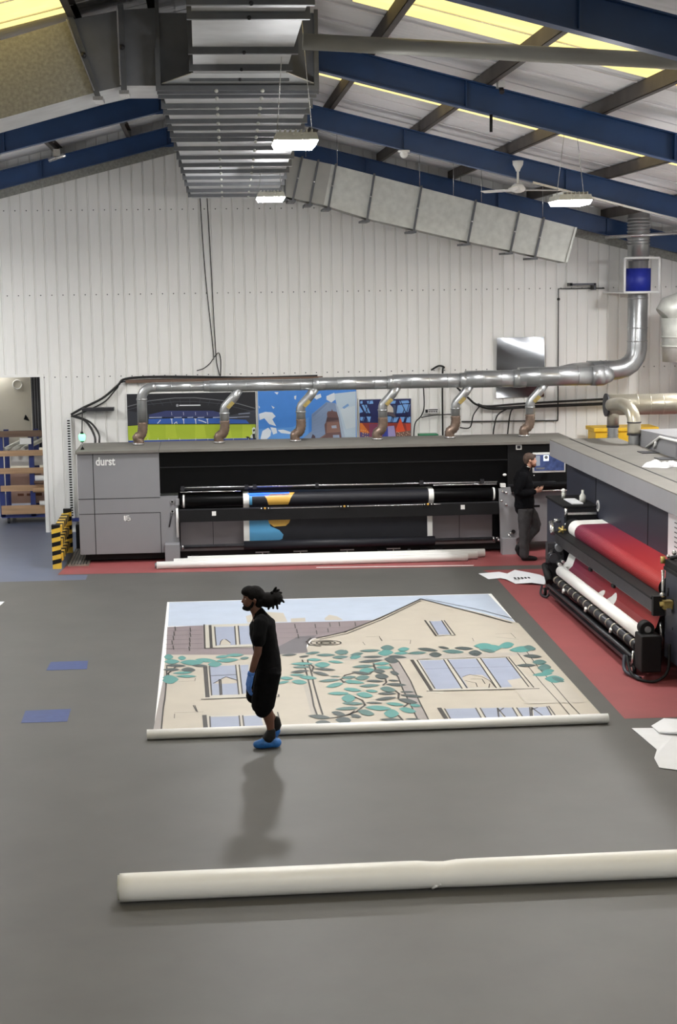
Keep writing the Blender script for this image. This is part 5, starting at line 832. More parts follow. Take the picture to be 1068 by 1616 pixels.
ART_LEAVES = [('teal',(-0.57,19.626,-0.449,19.609),(-0.002,0.118)),('teal',(-0.395,19.543,-0.288,19.527),(-0.002,0.094)),('teal',(-0.564,19.366,-0.366,19.349),(-0.002,0.098)),('teal',(-0.365,19.309,-0.075,19.239),(-0.001,0.114)),('teal',(-0.181,19.425,0.084,19.318),(0.0,0.086)),('teal',(-0.022,19.147,0.155,19.138),(0.001,0.119)),('dk',(-0.547,19.177,-0.284,19.111),(-0.001,0.056)),('dk',(-0.568,18.947,-0.361,18.934),(-0.001,0.06)),('dk',(-0.348,18.916,-0.169,18.88),(-0.001,0.104)),('teal',(-0.448,18.752,-0.204,18.76),(-0.001,0.048)),('teal',(-0.408,18.602,-0.153,18.556),(0.0,0.053)),('teal',(-0.562,18.415,-0.367,18.439),(-0.003,0.157)),('teal',(0.073,19.516,0.248,19.55),(0.001,0.064)),('teal',(0.208,19.602,0.437,19.593),(0.001,0.07)),('teal',(0.084,19.318,0.364,19.347),(0.001,0.086)),('dteal',(0.378,19.403,0.499,19.432),(0.001,0.058)),('dk',(-0.219,19.119,-0.023,19.074),(0.0,0.051)),('teal',(-0.565,18.545,-0.433,18.606),(-0.002,0.067)),('dk',(0.901,19.506,1.107,19.527),(0.002,0.047)),('dk',(1.118,19.39,1.255,19.421),(0.003,0.038)),('dteal',(1.205,19.547,1.405,19.604),(0.004,0.056)),('dteal',(1.335,19.452,1.587,19.428),(0.005,0.059)),('dteal',(1.58,19.579,1.759,19.553),(0.01,0.111)),('dteal',(1.527,19.297,1.731,19.302),(0.007,0.071)),('dteal',(1.745,19.237,1.815,19.289),(0.007,0.075)),('teal',(1.204,19.231,1.393,19.183),(0.004,0.058)),('teal',(1.463,19.099,1.646,19.003),(0.004,0.053)),('teal',(0.991,19.028,1.275,19.004),(0.003,0.06)),('teal',(1.279,18.934,1.477,18.918),(0.009,0.111)),('dteal',(1.009,18.853,1.225,18.842),(0.003,0.048)),('dk',(1.266,18.749,1.52,18.634),(0.004,0.051)),('dk',(0.966,18.596,1.203,18.655),(0.004,0.059)),('dk',(1.231,18.585,1.42,18.385),(0.005,0.065)),('teal',(0.95,18.471,1.133,18.445),(0.002,0.042)),('teal',(0.823,18.337,0.986,18.295),(0.003,0.064)),('teal',(1.054,18.361,1.267,18.256),(0.005,0.068)),('teal',(0.784,18.082,0.933,18.161),(0.002,0.048)),('teal',(0.955,18.15,1.136,18.07),(0.006,0.084)),('dteal',(1.271,18.113,1.534,18.162),(0.005,0.055)),('dteal',(1.42,18.328,1.547,18.31),(0.001,0.023)),('teal',(1.336,17.842,1.554,17.974),(0.007,0.079)),('teal',(1.56,18.252,1.714,18.238),(0.005,0.052)),('teal',(1.58,18.063,1.693,18.028),(0.007,0.074)),('teal',(1.33,17.542,1.574,17.508),(0.005,0.059)),('teal',(1.467,17.299,1.62,17.278),(0.012,0.135)),('teal',(1.532,17.725,1.657,17.654),(0.006,0.059)),('dteal',(1.458,17.099,1.598,17.047),(0.004,0.043)),('dteal',(1.36,16.851,1.581,16.869),(0.005,0.051)),('dk',(1.307,16.73,1.456,16.599),(0.006,0.073)),('dk',(1.047,16.623,1.288,16.497),(0.005,0.068)),('dk',(1.102,16.339,1.269,16.316),(0.005,0.075)),('dk',(1.323,16.416,1.494,16.368),(0.009,0.106)),('dk',(1.505,16.593,1.547,16.524),(0.006,0.062)),('dteal',(1.68,19.554,1.758,19.554),(0.009,0.095)),('dteal',(1.761,19.385,1.943,19.464),(0.007,0.073)),('teal',(1.746,19.232,1.896,19.298),(0.007,0.076)),('dteal',(1.902,19.602,2.181,19.594),(0.006,0.058)),('dteal',(2.185,19.738,2.363,19.713),(0.014,0.123)),('teal',(2.115,19.439,2.323,19.461),(0.015,0.131)),('teal',(2.388,19.596,2.55,19.626),(0.012,0.095)),('teal',(2.316,19.41,2.508,19.398),(0.009,0.067)),('dteal',(2.494,19.384,2.736,19.386),(0.009,0.067)),('dk',(2.648,19.628,2.893,19.469),(0.011,0.074)),('dk',(2.745,19.28,2.906,19.235),(0.016,0.113)),('dk',(1.904,19.261,2.164,19.239),(0.006,0.051)),('dk',(2.227,19.266,2.452,19.156),(0.008,0.066)),('dk',(2.162,19.121,2.334,18.97),(0.015,0.125)),('dk',(1.825,19.002,2.145,19.072),(0.007,0.06)),('teal',(2.007,18.891,2.205,18.878),(0.007,0.064)),('dteal',(1.725,18.759,1.996,18.794),(0.006,0.058)),('teal',(2.01,18.708,2.213,18.65),(0.007,0.063)),('teal',(1.792,18.555,1.984,18.576),(0.011,0.104)),('dk',(1.962,18.531,2.105,18.473),(0.009,0.08)),('dk',(1.697,18.521,1.916,18.371),(0.006,0.056)),('dk',(2.155,18.456,2.251,18.31),(0.01,0.079)),('dk',(1.951,18.273,2.115,18.217),(0.013,0.11)),('dteal',(1.575,18.256,1.734,18.257),(0.004,0.051)),('dteal',(1.711,18.19,1.89,18.235),(0.01,0.097)),('dk',(1.821,18.06,2.034,18.008),(0.005,0.045)),('dk',(2.083,18.046,2.213,18.001),(0.004,0.032)),('teal',(1.571,18.082,1.8,17.959),(0.006,0.063)),('dteal',(1.719,17.818,1.97,17.837),(0.006,0.053)),('dk',(2.041,17.871,2.274,17.785),(0.007,0.057)),('dteal',(1.947,17.685,2.121,17.574),(0.011,0.095)),('teal',(1.538,17.72,1.726,17.616),(0.007,0.064)),('teal',(1.774,17.609,1.915,17.546),(0.005,0.047)),('teal',(1.651,17.467,1.835,17.356),(0.01,0.097)),('dk',(1.894,17.454,2.108,17.425),(0.006,0.046)),('dk',(2.155,17.495,2.32,17.464),(0.004,0.029)),('dk',(2.143,17.356,2.391,17.233),(0.007,0.05)),('dk',(1.838,17.189,2.088,17.258),(0.007,0.054)),('dk',(2.093,17.174,2.293,16.99),(0.01,0.077)),('teal',(1.479,17.3,1.628,17.28),(0.012,0.129)),('teal',(1.498,17.509,1.573,17.499),(0.005,0.047)),('dteal',(1.477,17.094,1.688,17.033),(0.005,0.053)),('dk',(1.725,17.081,1.906,17.035),(0.003,0.032)),('teal',(1.936,17.023,2.135,16.915),(0.007,0.056)),('teal',(2.193,16.915,2.311,16.85),(0.007,0.052)),('teal',(1.694,16.883,1.977,16.784),(0.008,0.079)),('teal',(2.054,16.774,2.228,16.624),(0.011,0.086)),('dteal',(1.596,16.737,1.767,16.586),(0.01,0.093)),('dteal',(1.44,16.858,1.619,16.865),(0.005,0.055)),('teal',(1.867,16.603,2.034,16.572),(0.017,0.138)),('dk',(1.507,16.574,1.617,16.49),(0.006,0.057)),('dk',(1.795,16.375,2.038,16.32),(0.004,0.041)),('dk',(2.068,16.353,2.236,16.308),(0.004,0.029)),('dk',(1.397,16.38,1.493,16.367),(0.009,0.093)),('teal',(3.38,19.667,3.632,19.675),(0.021,0.113)),('teal',(3.418,19.486,3.724,19.529),(0.028,0.155)),('teal',(3.702,19.62,3.913,19.678),(0.027,0.14)),('teal',(3.783,19.372,4.141,19.424),(0.028,0.136)),('dk',(3.119,19.599,3.353,19.513),(0.012,0.069)),('dteal',(3.433,19.457,3.599,19.287),(0.013,0.067)),('dk',(2.923,19.689,3.054,19.565),(0.008,0.052)),('dteal',(2.936,19.443,3.206,19.344),(0.014,0.085)),('dk',(3.247,19.295,3.42,19.253),(0.022,0.125)),('dk',(3.896,19.049,4.12,18.958),(0.016,0.074)),('dteal',(3.939,18.696,4.116,18.671),(0.022,0.103)),('dk',(3.709,18.552,3.952,18.533),(0.012,0.062)),('dteal',(3.941,18.392,4.116,18.415),(0.03,0.139)),('teal',(3.803,18.049,4.063,18.089),(0.016,0.074)),('teal',(3.952,18.181,4.114,18.235),(0.018,0.083)),('teal',(3.911,17.862,4.131,17.779),(0.031,0.138)),('dteal',(4.004,17.908,4.11,17.686),(0.018,0.08)),('dteal',(4.004,19.532,4.132,19.382),(0.023,0.111))]

bn = thing('printed_banner', (1.8, 19.5, 0), 'huge house and ivy illustration print unrolled on the grey floor', 'banner')
mb = MB(); mb.poly([(-.60, 23.20, .004), (4.24, 23.10, .004), (4.10, 15.95, .004), (-.60, 15.95, .004)], 'vinyl')
z = .0045; ymin = 15.97
for m_, pts in ART_POLYS:
    z += .00015; mb.poly([(x, max(y, ymin), z) for x, y in pts], 'art_'+m_)
z += .0003
for wd, pts in ART_LINES:
    P = [Vector((x, max(y, ymin), z)) for x, y in pts]
    for a, b in zip(P, P[1:]):
        d = (b-a); 
        if d.length < 1e-4: continue
        e = d.normalized()*wd*.3; n_ = Vector((-d.y, d.x, 0)).normalized()*wd*.27
        mb.poly([a-e+n_, a-e-n_, b+e-n_, b+e+n_], 'art_ink')
z += .0003
for m_, ab, s_ in ART_LEAVES:
    A, B, Sv = Vector((ab[0], ab[1], z)), Vector((ab[2], ab[3], z)), Vector((s_[0], s_[1], 0))*1.25; n = 7
    up = [A.lerp(B, i/n)+Sv*math.sin(PI*i/n)**.8 for i in range(n+1)]; dn = [A.lerp(B, i/n)-Sv*math.sin(PI*i/n)**.8 for i in range(n-1, 0, -1)]
    mb.poly([Vector((p.x, max(p.y, ymin), z)) for p in up+dn], 'art_'+m_); z += .00001
mb.build('printed_sheet', bn)
# ripples across the sheet near the roll
mb = MB()
mb.tube([(-.66, 15.96, .055), (4.17, 15.93, .055)], .052, 'vinyl', 28); mb.build('rolled_end', bn, 'white rolled-up near end of the print')
# ------------------------------------------------------------------ rolls on the floor
mb = MB(); n = 60; pts = []; rs = []
for i in range(n+1):
    x = -.72+6.2*i/n; dent = math.exp(-((x-1.72)/.10)**2)
    pts.append((x, 11.60-.02*i/n-.0, .108-.006*dent)); rs.append((.108+.0015*math.sin(x*3), .108-.012*dent))
mb.tube(pts, rs, 'vinyl', 40)
for k in range(7):
    a = random.Random(k); mb.tube([(1.66+.03*k, 11.53, .02+.02*k), (1.69+.03*k, 11.50, .05+.015*k)], .012, 'vinyl', 6)
mb.tube([(-.735, 11.60, .108), (-.715, 11.60, .108)], .095, 'galv', 32)
tag(mb.build('vinyl_roll'), 'long thick white vinyl roll lying nearest the camera on the grey floor', 'roll')
for x0, x1, y, r, lab in ((-.83, 4.37, 26.02, .062, 'front one of three thin white rolls lying before the back printer'), (-.55, 4.56, 26.18, .070, 'middle one of three thin white rolls lying before the back printer'), (-.32, 4.72, 26.36, .072, 'rearmost of three thin white rolls lying before the back printer')):
    y -= .0
    mb = MB(); mb.tube([(x0, y+.04, r), (x1, y-.02, r)], r, 'vinyl', 28); mb.tube([(x0-.03, y+.04, r), (x0, y+.04, r)], r*.7, 'galv_dark', 20)
    tag(mb.build('vinyl_roll'), lab, 'roll', 'white vinyl rolls before the back printer')
def sheet(pts, lab, z=.006, name='paper_sheet', m='paper', th=.003):
    mb = MB(); mb.prism([(x, y, z+dz_) for x, y, dz_ in pts], (0, 0, th), m); return mb, lab, name
mb = MB()
P = [(4.34, 24.76, 0), (4.68, 24.80, .01), (4.76, 24.52, .03), (4.92, 24.72, .05), (5.10, 24.45, .05), (5.24, 24.28, .04), (5.32, 23.95, .02), (5.16, 23.62, .01), (4.98, 23.70, .03), (4.75, 23.80, .0), (4.66, 24.10, .02), (4.60, 24.27, .01), (4.41, 24.25, .0)]
V = [(x, y, .006+h) for x, y, h in P]
mb.add(V, [(0, 1, 11, 12), (1, 2, 10, 11), (2, 3, 10), (3, 4, 9, 10), (4, 5, 8, 9), (5, 6, 7, 8)], 'paper')
for k in range(5): mb.box(4.78+k*.055, 4.81+k*.055, 24.02, 24.12, .046, .050, 'black')
o_ = tag(mb.build('loose_sheet'), 'crumpled white strip of print lying on the red floor beside the far castor', 'paper'); sd = o_.modifiers.new('t', 'SOLIDIFY'); sd.thickness = .004
mb = MB(); mb.prism([(1.8, 25.78, .004), (4.40, 25.55, .004), (4.75, 24.9, .004), (4.30, 24.86, .004)][:2]+[(4.38, 25.50, .004), (1.8, 25.74, .004)], (0, 0, .003), 'vinyl')
tag(mb.build('vinyl_strip'), 'narrow white strip lying along the front one of the three thin rolls', 'strip')
mb = MB()
V = [(4.36, 15.69, .006), (4.56, 15.66, .008), (4.85, 15.60, .02), (5.4, 15.4, .01), (5.3, 14.2, .006), (4.40, 14.24, .006), (4.255, 14.33, .006), (4.29, 14.62, .012), (4.40, 14.91, .006)]
mb.add(V, [(0, 1, 8), (1, 2, 7, 8), (2, 3, 6, 7), (3, 4, 5, 6)], 'paper')
o_ = tag(mb.build('loose_sheet'), 'large white sheet with a pointed corner on the floor at the right edge', 'paper'); sd = o_.modifiers.new('t', 'SOLIDIFY'); sd.thickness = .004
mb = MB(); mb.add([(4.57, 15.70, .02), (4.75, 15.86, .05), (5.4, 15.62, .05), (5.4, 15.02, .07), (5.0, 15.16, .07), (4.72, 15.30, .06), (4.57, 15.42, .03)], [(0, 1, 5, 6), (1, 2, 3, 4), (1, 4, 5)], 'paper'); mb.tube([(4.58, 15.43, .03), (4.8, 15.27, .055), (5.4, 15.0, .07)], .012, 'paper', 10)
o_ = tag(mb.build('folded_sheet'), 'folded white flap lying on top of the pointed sheet at the right edge', 'paper'); sd = o_.modifiers.new('t', 'SOLIDIFY'); sd.thickness = .004
mb = MB(); mb.prism([(-3.5, 23.65, .003), (-3.03, 23.60, .003), (-3.06, 23.30, .003), (-3.5, 23.0, .003)], (0, 0, .003), 'paper'); tag(mb.build('loose_sheet'), 'tip of a white sheet on the floor at the left edge', 'paper')
def patch(p, lab):
    mb = MB(); mb.prism([(x, y, .001) for x, y in p], (0, 0, .0015), 'patch_blue'); tag(mb.build('floor_marking'), lab, 'floor marking', 'blue floor patches')
patch([(-1.976, 19.59), (-1.513, 19.59), (-1.498, 19.15), (-1.99, 19.15)], 'blue rectangle on the grey floor, the one farther from the camera')
patch([(-2.04, 17.28), (-1.543, 17.29), (-1.542, 16.77), (-2.035, 16.78)], 'blue rectangle on the grey floor, the one nearer to the camera')
# ------------------------------------------------------------------ striped guard barrier
gb = thing('hazard_barrier', (-2.5, 27, 0), 'black and yellow striped steel guard at the left end of the back printer', 'barrier')
def striped(x0, x1, y0, y1, z0, z1, ax, name, n):
    mb = MB(); 
    for k in range(n):
        m_ = 'hazard_yellow' if k % 2 == 0 else 'black'
        if ax == 'z':
            a, b = z0+(z1-z0)*k/n, z0+(z1-z0)*(k+1)/n; d = .03
            lo = lambda f: a if k == 0 else a+f; hi = lambda f: b if k == n-1 else b+f
            mb.add([(x0, y0, lo(0)), (x1, y0, lo(d)), (x1, y1, lo(d)), (x0, y1, lo(0)), (x0, y0, hi(0)), (x1, y0, hi(d)), (x1, y1, hi(d)), (x0, y1, hi(0))], [(0, 1, 5, 4), (1, 2, 6, 5), (2, 3, 7, 6), (3, 0, 4, 7), (4, 5, 6, 7), (3, 2, 1, 0)], m_)
        else:
            a, b = y0+(y1-y0)*k/n, y0+(y1-y0)*(k+1)/n; mb.box(x0, x1, a, b, z0, z1, m_)
    mb.build(name, gb)
striped(-2.56, -2.42, 26.33, 26.45, 0, .74, 'z', 'post', 10)
striped(-2.50, -2.36, 27.95, 28.07, 0, .78, 'z', 'post', 10)
for z0 in (.60, .36, .12): striped(-2.52, -2.40, 26.45, 27.95, z0, z0+.11, 'y', 'rail', 9)
tag(MB().box(-2.32, -2.18, 28.3, 28.7, 0, .45, 'black').build('black_case', bevel=.01), 'black upright case against the wall behind the striped guard', 'case')

# ------------------------------------------------------------------ people
def bake(mb, name, voxel, smooth, parent, label=None, wr=0):
    o = mb.build(name)
    r = o.modifiers.new('r', 'REMESH'); r.mode = 'VOXEL'; r.voxel_size = voxel; r.use_smooth_shade = True
    s = o.modifiers.new('s', 'SMOOTH'); s.iterations = smooth; s.factor = .5
    if wr:
        tx = bpy.data.textures.new(name+'_folds', 'CLOUDS'); tx.noise_scale = .09
        d = o.modifiers.new('d', 'DISPLACE'); d.texture = tx; d.strength = wr; d.mid_level = .5
    dg = bpy.context.evaluated_depsgraph_get(); me = bpy.data.meshes.new_from_object(o.evaluated_get(dg))
    mats_ = [m for m in o.data.materials]; o.modifiers.clear(); o.data = me
    if not me.materials:
        for m in mats_: me.materials.append(m)
    for p in me.polygons: p.use_smooth = True
    if parent: o.parent = parent
    if label: o['label'] = label
    return o
def limb(mb, pts, m, n=16):
    # pts: (x, y, z, r) or (x, y, z, rx, ry)
    P = [p[:3] for p in pts]; R = [(p[3], p[4] if len(p) > 4 else p[3]) for p in pts]
    mb.tube(P, R, m, n)
    for p, r in ((P[0], R[0]), (P[-1], R[-1])): mb.ball(p, min(r), m, 8)
def hand(mb, wr, d, nrm, thumb, m, curl=(.3, .35, .3), sc=1.0):
    wr, d, nrm = Vector(wr), Vector(d).normalized(), Vector(nrm); nrm = (nrm-d*nrm.dot(d)).normalized(); lat = d.cross(nrm).normalized()
    for i in range(4):
        a = wr+lat*(i-1.5)*.016*sc; b = wr+d*.088*sc+lat*(i-1.5)*.021*sc
        mb.tube([a, (a+b)/2, b], [.016*sc, .0155*sc, .0125*sc], m, 10); mb.ball(b, .0125*sc, m, 6)
        p = b; dr_ = d.copy(); L_ = [(.040, .026, .022), (.045, .030, .023), (.042, .028, .022), (.032, .021, .019)][i if thumb < 0 else 3-i]
        L_ = L_ if True else L_
        for k in range(3):
            dr_ = (dr_*math.cos(curl[k])+nrm*math.sin(curl[k])).normalized(); nn = (nrm-dr_*nrm.dot(dr_))
            q = p+dr_*L_[k]*sc; mb.tube([p, q], [(.0098-.001*k)*sc, (.0090-.001*k)*sc], m, 8); mb.ball(q, (.0090-.001*k)*sc, m, 5); p = q
    p = wr+d*.025*sc+lat*.022*sc*thumb; q = p+(d*.55+lat*.75*thumb+nrm*.35).normalized()*.045*sc; r = q+(d*.85+lat*.15*thumb+nrm*.45).normalized()*.034*sc
    mb.tube([p, q, r], [.014*sc, .0115*sc, .009*sc], m, 8); mb.ball(r, .009*sc, m, 5); mb.ball(p, .014*sc, m, 5)
def head(mb, c, f, m, sc=1.0, nose=.03, tilt=0.0):
    # c head centre, f = +1 / -1 facing direction along x
    x, y, z = c
    mb.ball((x-f*.012, y, z+.020*sc), .1*sc, m, 16, (1.0, .78, .98))
    mb.ball((x+f*.020, y, z-.025*sc), .082*sc, m, 14, (.92, .80, 1.0))
    mb.ball((x+f*.045, y, z-.075*sc), .048*sc, m, 12, (.92, .95, .80))
    mb.tube([(x+f*.083*sc, y, z+.022), (x+f*.096*sc, y, z-.005), (x+f*(.088+nose*.6), y, z-.022), (x+f*.085, y, z-.036)], [.010, .011, .014, .011], m, 10)
    mb.tube([(x+f*.082*sc, y-.035, z+.032), (x+f*.090*sc, y, z+.034), (x+f*.082*sc, y+.035, z+.032)], .010, m, 8)
    mb.tube([(x+f*.076*sc, y-.020, z-.056), (x+f*.090*sc, y, z-.056), (x+f*.076*sc, y+.020, z-.056)], .008, m, 8)
    mb.tube([(x+f*.074*sc, y-.018, z-.068), (x+f*.087*sc, y, z-.068), (x+f*.074*sc, y+.018, z-.068)], .008, m, 8)
    for s_ in (-1, 1):
        mb.tube([(x-f*.012, y+s_*.080*sc, z+.020), (x-f*.020, y+s_*.086*sc, z+.005), (x-f*.010, y+s_*.082*sc, z-.022)], [.010, .014, .008], m, 8)
def eyes(parent, c, f, off):
    for s_ in (-1, 1):
        mb = MB(); mb.ball((c[0]+f*.066, c[1]+s_*.032, c[2]+.012), .0115, 'eye', 8); mb.ball((c[0]+f*.073, c[1]+s_*.032, c[2]+.012), .0065, 'pupil', 6)
        o = mb.build('eye'); o.parent = parent

# ---- walking man in black T-shirt and shorts (faces left)
A = thing('person', (.581, 15.59, 0), 'man with dreadlocks, black T-shirt and shorts, walking left beside the floor print', 'person')
mb = MB(); sk = 'skin_dark'; hc = (-.133, 0, 1.515)
head(mb, hc, -1, sk)
limb(mb, [(-.120, 0, 1.44, .056), (-.095, 0, 1.38, .056), (-.065, 0, 1.32, .075, .08)], sk)
limb(mb, [(.005, 0, .80, .090, .125), (.0, 0, .90, .090, .128), (-.005, 0, 1.02, .092, .135), (-.04, 0, 1.15, .108, .155), (-.055, 0, 1.26, .105, .17), (-.07, 0, 1.33, .07, .11)], sk, 24)
near = [(-.068, -.165, 1.295, .056), (-.085, -.205, 1.18, .047), (-.105, -.225, 1.01, .040), (-.118, -.228, .98, .037), (-.148, -.225, .88, .034), (-.172, -.215, .80, .026)]
far = [(-.06, .165, 1.295, .056), (-.03, .205, 1.16, .047), (-.0, .225, 1.00, .040), (-.01, .225, .96, .037), (-.03, .215, .86, .032), (-.05, .21, .77, .026)]
limb(mb, near, sk); limb(mb, far, sk)
hand(mb, (-.175, -.214, .79), (-.22, 0, -1), (.75, .35, 0), -1, sk, (.25, .35, .3)); hand(mb, (-.052, .21, .76), (-.1, 0, -1), (.8, -.3, 0), 1, sk)
limb(mb, [(0, -.08, .76, .085), (-.03, -.09, .66, .078), (-.045, -.09, .50, .066), (-.035, -.09, .44, .058), (-.005, -.09, .34, .060), (.012, -.09, .24, .043), (.022, -.09, .14, .033), (.020, -.09, .07, .036)], sk)
limb(mb, [(.03, -.09, .045, .032), (-.04, -.09, .040, .036), (-.11, -.09, .030, .026)], sk)
limb(mb, [(0, .08, .76, .085), (-.07, .09, .66, .078), (-.125, .09, .50, .064), (-.115, .09, .45, .058), (-.04, .09, .37, .058), (.03, .09, .28, .042), (.085, .09, .20, .034)], sk)
limb(mb, [(.085, .09, .175, .032), (.06, .09, .12, .034), (.025, .09, .06, .024)], sk)
bake(mb, 'body', .0062, 5, A)
mb = MB(); cl = 'cloth_black'   # T-shirt
limb(mb, [(.0, 0, .775, .142, .185), (.0, 0, .86, .138, .180), (-.005, 0, .95, .128, .170), (-.020, 0, 1.06, .128, .170), (-.040, 0, 1.17, .136, .18), (-.045, 0, 1.27, .130, .185), (-.062, 0, 1.335, .080, .13), (-.080, 0, 1.372, .066, .068)], cl, 28)
for s_, arm in ((-1, near), (1, far)):
    a = arm; limb(mb, [(-.055, s_*.12, 1.305, .075), (a[0][0], a[0][1], a[0][2], .073), (a[1][0], a[1][1], a[1][2], .068), (a[1][0]*.8+a[2][0]*.2-.004, a[1][1]*.8+a[2][1]*.2, 1.135, .069)], cl)
bake(mb, 't_shirt', .010, 4, A, wr=.012)
mb = MB()    # shorts
limb(mb, [(-.005, 0, .90, .120, .165), (.0, 0, .80, .138, .180), (.0, 0, .74, .132, .175)], cl, 24)
limb(mb, [(.012, -.085, .80, .130, .105), (-.02, -.09, .66, .128, .105), (-.050, -.09, .50, .122, .100), (-.055, -.09, .435, .118, .098), (-.053, -.09, .405, .108, .092)], cl)
limb(mb, [(.0, .085, .80, .125, .100), (-.075, .09, .68, .118, .100), (-.125, .09, .56, .100, .095), (-.130, .09, .50, .092, .09)], cl)
bake(mb, 'shorts', .010, 4, A, wr=.012)
mb = MB()    # hair cap and tied dreadlocks
hm = 'hair_black'
mb.ball((hc[0]+.022, 0, hc[2]+.042), .104, hm, 16, (1.0, .86, .90)); mb.ball((hc[0]+.055, 0, hc[2]-.01), .085, hm, 12, (.75, .95, 1.0))
mb.ball((hc[0]-.035, 0, hc[2]+.078), .072, hm, 12, (1.1, 1.0, .78))
mb.ball((.02, 0, 1.505), .090, hm, 12, (1.15, .95, .88)); mb.ball((.088, .0, 1.515), .072, hm, 10, (1.1, 1.0, 1.0))
bake(mb, 'hair', .007, 2, A, wr=.014)
rd = random.Random(5)
for k, (ex, ez, ey) in enumerate(((.175, 1.48, -.02), (.13, 1.60, .0), (.10, 1.63, -.03), (.155, 1.565, .03), (.11, 1.42, -.04), (.07, 1.41, .03), (.16, 1.52, .0), (.02, 1.42, -.05), (.135, 1.455, .02), (.05, 1.585, -.04))):
    mb = MB(); mid = ((.05+ex)/2+.01, ey*.6+rd.uniform(-.02, .02), (1.52+ez)/2+.025)
    pts = smooth_path([(.03, rd.uniform(-.02, .02), 1.50), mid, (ex, ey, ez)], 5); mb.tube(pts, [.019-.0008*i for i in range(len(pts))], hm, 8); mb.ball((ex, ey, ez), .010, hm, 5)
    o = mb.build('dreadlock'); o.parent = A
mb = MB()
mb.ball((hc[0]-.052, 0, hc[2]-.083), .050, hm, 12, (1.0, .98, .72)); mb.ball((hc[0]-.082, 0, hc[2]-.088), .026, hm, 10, (1, 1.1, .9))
for s_ in (-1, 1): mb.tube([(hc[0]+.005, s_*.070, hc[2]-.01), (hc[0]-.018, s_*.064, hc[2]-.062), (hc[0]-.055, s_*.042, hc[2]-.085)], [.012, .017, .015], hm, 8)
mb.tube([(hc[0]-.088, -.020, hc[2]-.050), (hc[0]-.097, 0, hc[2]-.046), (hc[0]-.088, .020, hc[2]-.050)], .007, hm, 8)
bake(mb, 'beard', .006, 2, A); eyes(A, hc, -1, 0)
mb = MB(); gm = 'glove_blue'
mb.tube([(-.166, -.217, .825), (-.178, -.214, .785)], [.036, .036], gm, 16); hand(mb, (-.176, -.214, .785), (-.22, 0, -1), (.75, .35, 0), -1, gm, (.25, .35, .3), 1.16)
bake(mb, 'glove', .0055, 2, A, 'blue disposable glove on the near hand')
mb = MB(); mb.tube([(-.048, .21, .79), (-.052, .21, .76)], [.034, .034], gm, 16); hand(mb, (-.052, .21, .76), (-.1, 0, -1), (.8, -.3, 0), 1, gm, sc=1.16); bake(mb, 'glove', .0055, 2, A)
def shoe(pts, m1, covers, nm):
    mb = MB(); limb(mb, pts, m1); return mb
mb = MB(); limb(mb, [(.020, -.09, .175, .046), (.010, -.09, .13, .060), (-.005, -.09, .10, .064)], 'black'); limb(mb, [(.03, -.09, .06, .045), (-.05, -.09, .055, .045), (-.12, -.09, .04, .035)], 'black')
bake(mb, 'shoe', .008, 2, A, 'black ankle-high shoe')
mb = MB(); limb(mb, [(.072, -.09, .054, .050, .052), (.03, -.09, .060, .056, .055), (-.05, -.09, .055, .056, .055), (-.125, -.09, .043, .045, .042)], 'cover_blue')
o = bake(mb, 'shoe_cover', .008, 1, A, 'crinkled blue overshoe', wr=.016)
mb = MB(); limb(mb, [(.080, .09, .235, .044), (.085, .09, .19, .052), (.065, .09, .14, .050), (.030, .09, .08, .036)], 'black'); bake(mb, 'shoe', .008, 2, A)
mb = MB(); limb(mb, [(.075, .09, .125, .048), (.05, .09, .085, .050), (.015, .09, .048, .042)], 'cover_blue'); bake(mb, 'shoe_cover', .008, 1, A, wr=.014)

# ---- man in dark jacket looking at the monitor (faces right)
B = thing('person', (5.42, 25.93, 0), 'bearded man in black jacket and grey trousers standing before the monitor', 'person')
mb = MB(); sk = 'skin'; hc = (-.005, 0, 1.685)
head(mb, hc, 1, sk)
limb(mb, [(-.03, 0, 1.62, .056), (-.055, 0, 1.56, .058), (-.09, 0, 1.49, .075, .08)], sk)
limb(mb, [(-.09, 0, .90, .11, .155), (-.09, 0, 1.02, .105, .150), (-.10, 0, 1.18, .11, .155), (-.12, 0, 1.34, .12, .18), (-.11, 0, 1.45, .08, .13)], sk, 24)
nr = [(-.150, -.185, 1.43, .060), (-.215, -.225, 1.31, .050), (-.275, -.245, 1.18, .042), (-.20, -.225, 1.155, .040), (-.06, -.175, 1.155, .034), (.06, -.125, 1.175, .027)]
fr = [(-.12, .185, 1.43, .060), (-.12, .23, 1.28, .050), (-.12, .23, 1.15, .042), (-.06, .19, 1.14, .040), (.03, .10, 1.15, .030), (.065, .04, 1.165, .027)]
limb(mb, nr, sk); limb(mb, fr, sk)
hand(mb, (.07, -.12, 1.178), (1, .15, .12), (-.2, .6, .8), 1, sk, (.6, .7, .5)); hand(mb, (.07, .035, 1.165), (.9, -.4, .1), (-.2, -.5, .8), -1, sk, (.7, .8, .6))
limb(mb, [(-.10, -.085, .90, .10), (-.115, -.09, .70, .085), (-.120, -.09, .50, .062), (-.125, -.09, .36, .060), (-.118, -.09, .20, .042), (-.112, -.09, .09, .038)], sk)
limb(mb, [(-.12, -.09, .05, .034), (-.04, -.09, .045, .036), (.05, -.09, .030, .028)], sk)
limb(mb, [(-.08, .085, .90, .10), (.04, .09, .74, .074), (.115, .09, .58, .054), (.09, .09, .49, .050), (-.03, .05, .36, .046), (-.185, .02, .21, .036)], sk)
limb(mb, [(-.20, .02, .19, .034), (-.165, .02, .12, .036), (-.12, .02, .055, .024)], sk)
bake(mb, 'body', .0065, 5, B)
mb = MB(); cl = 'cloth_jacket'
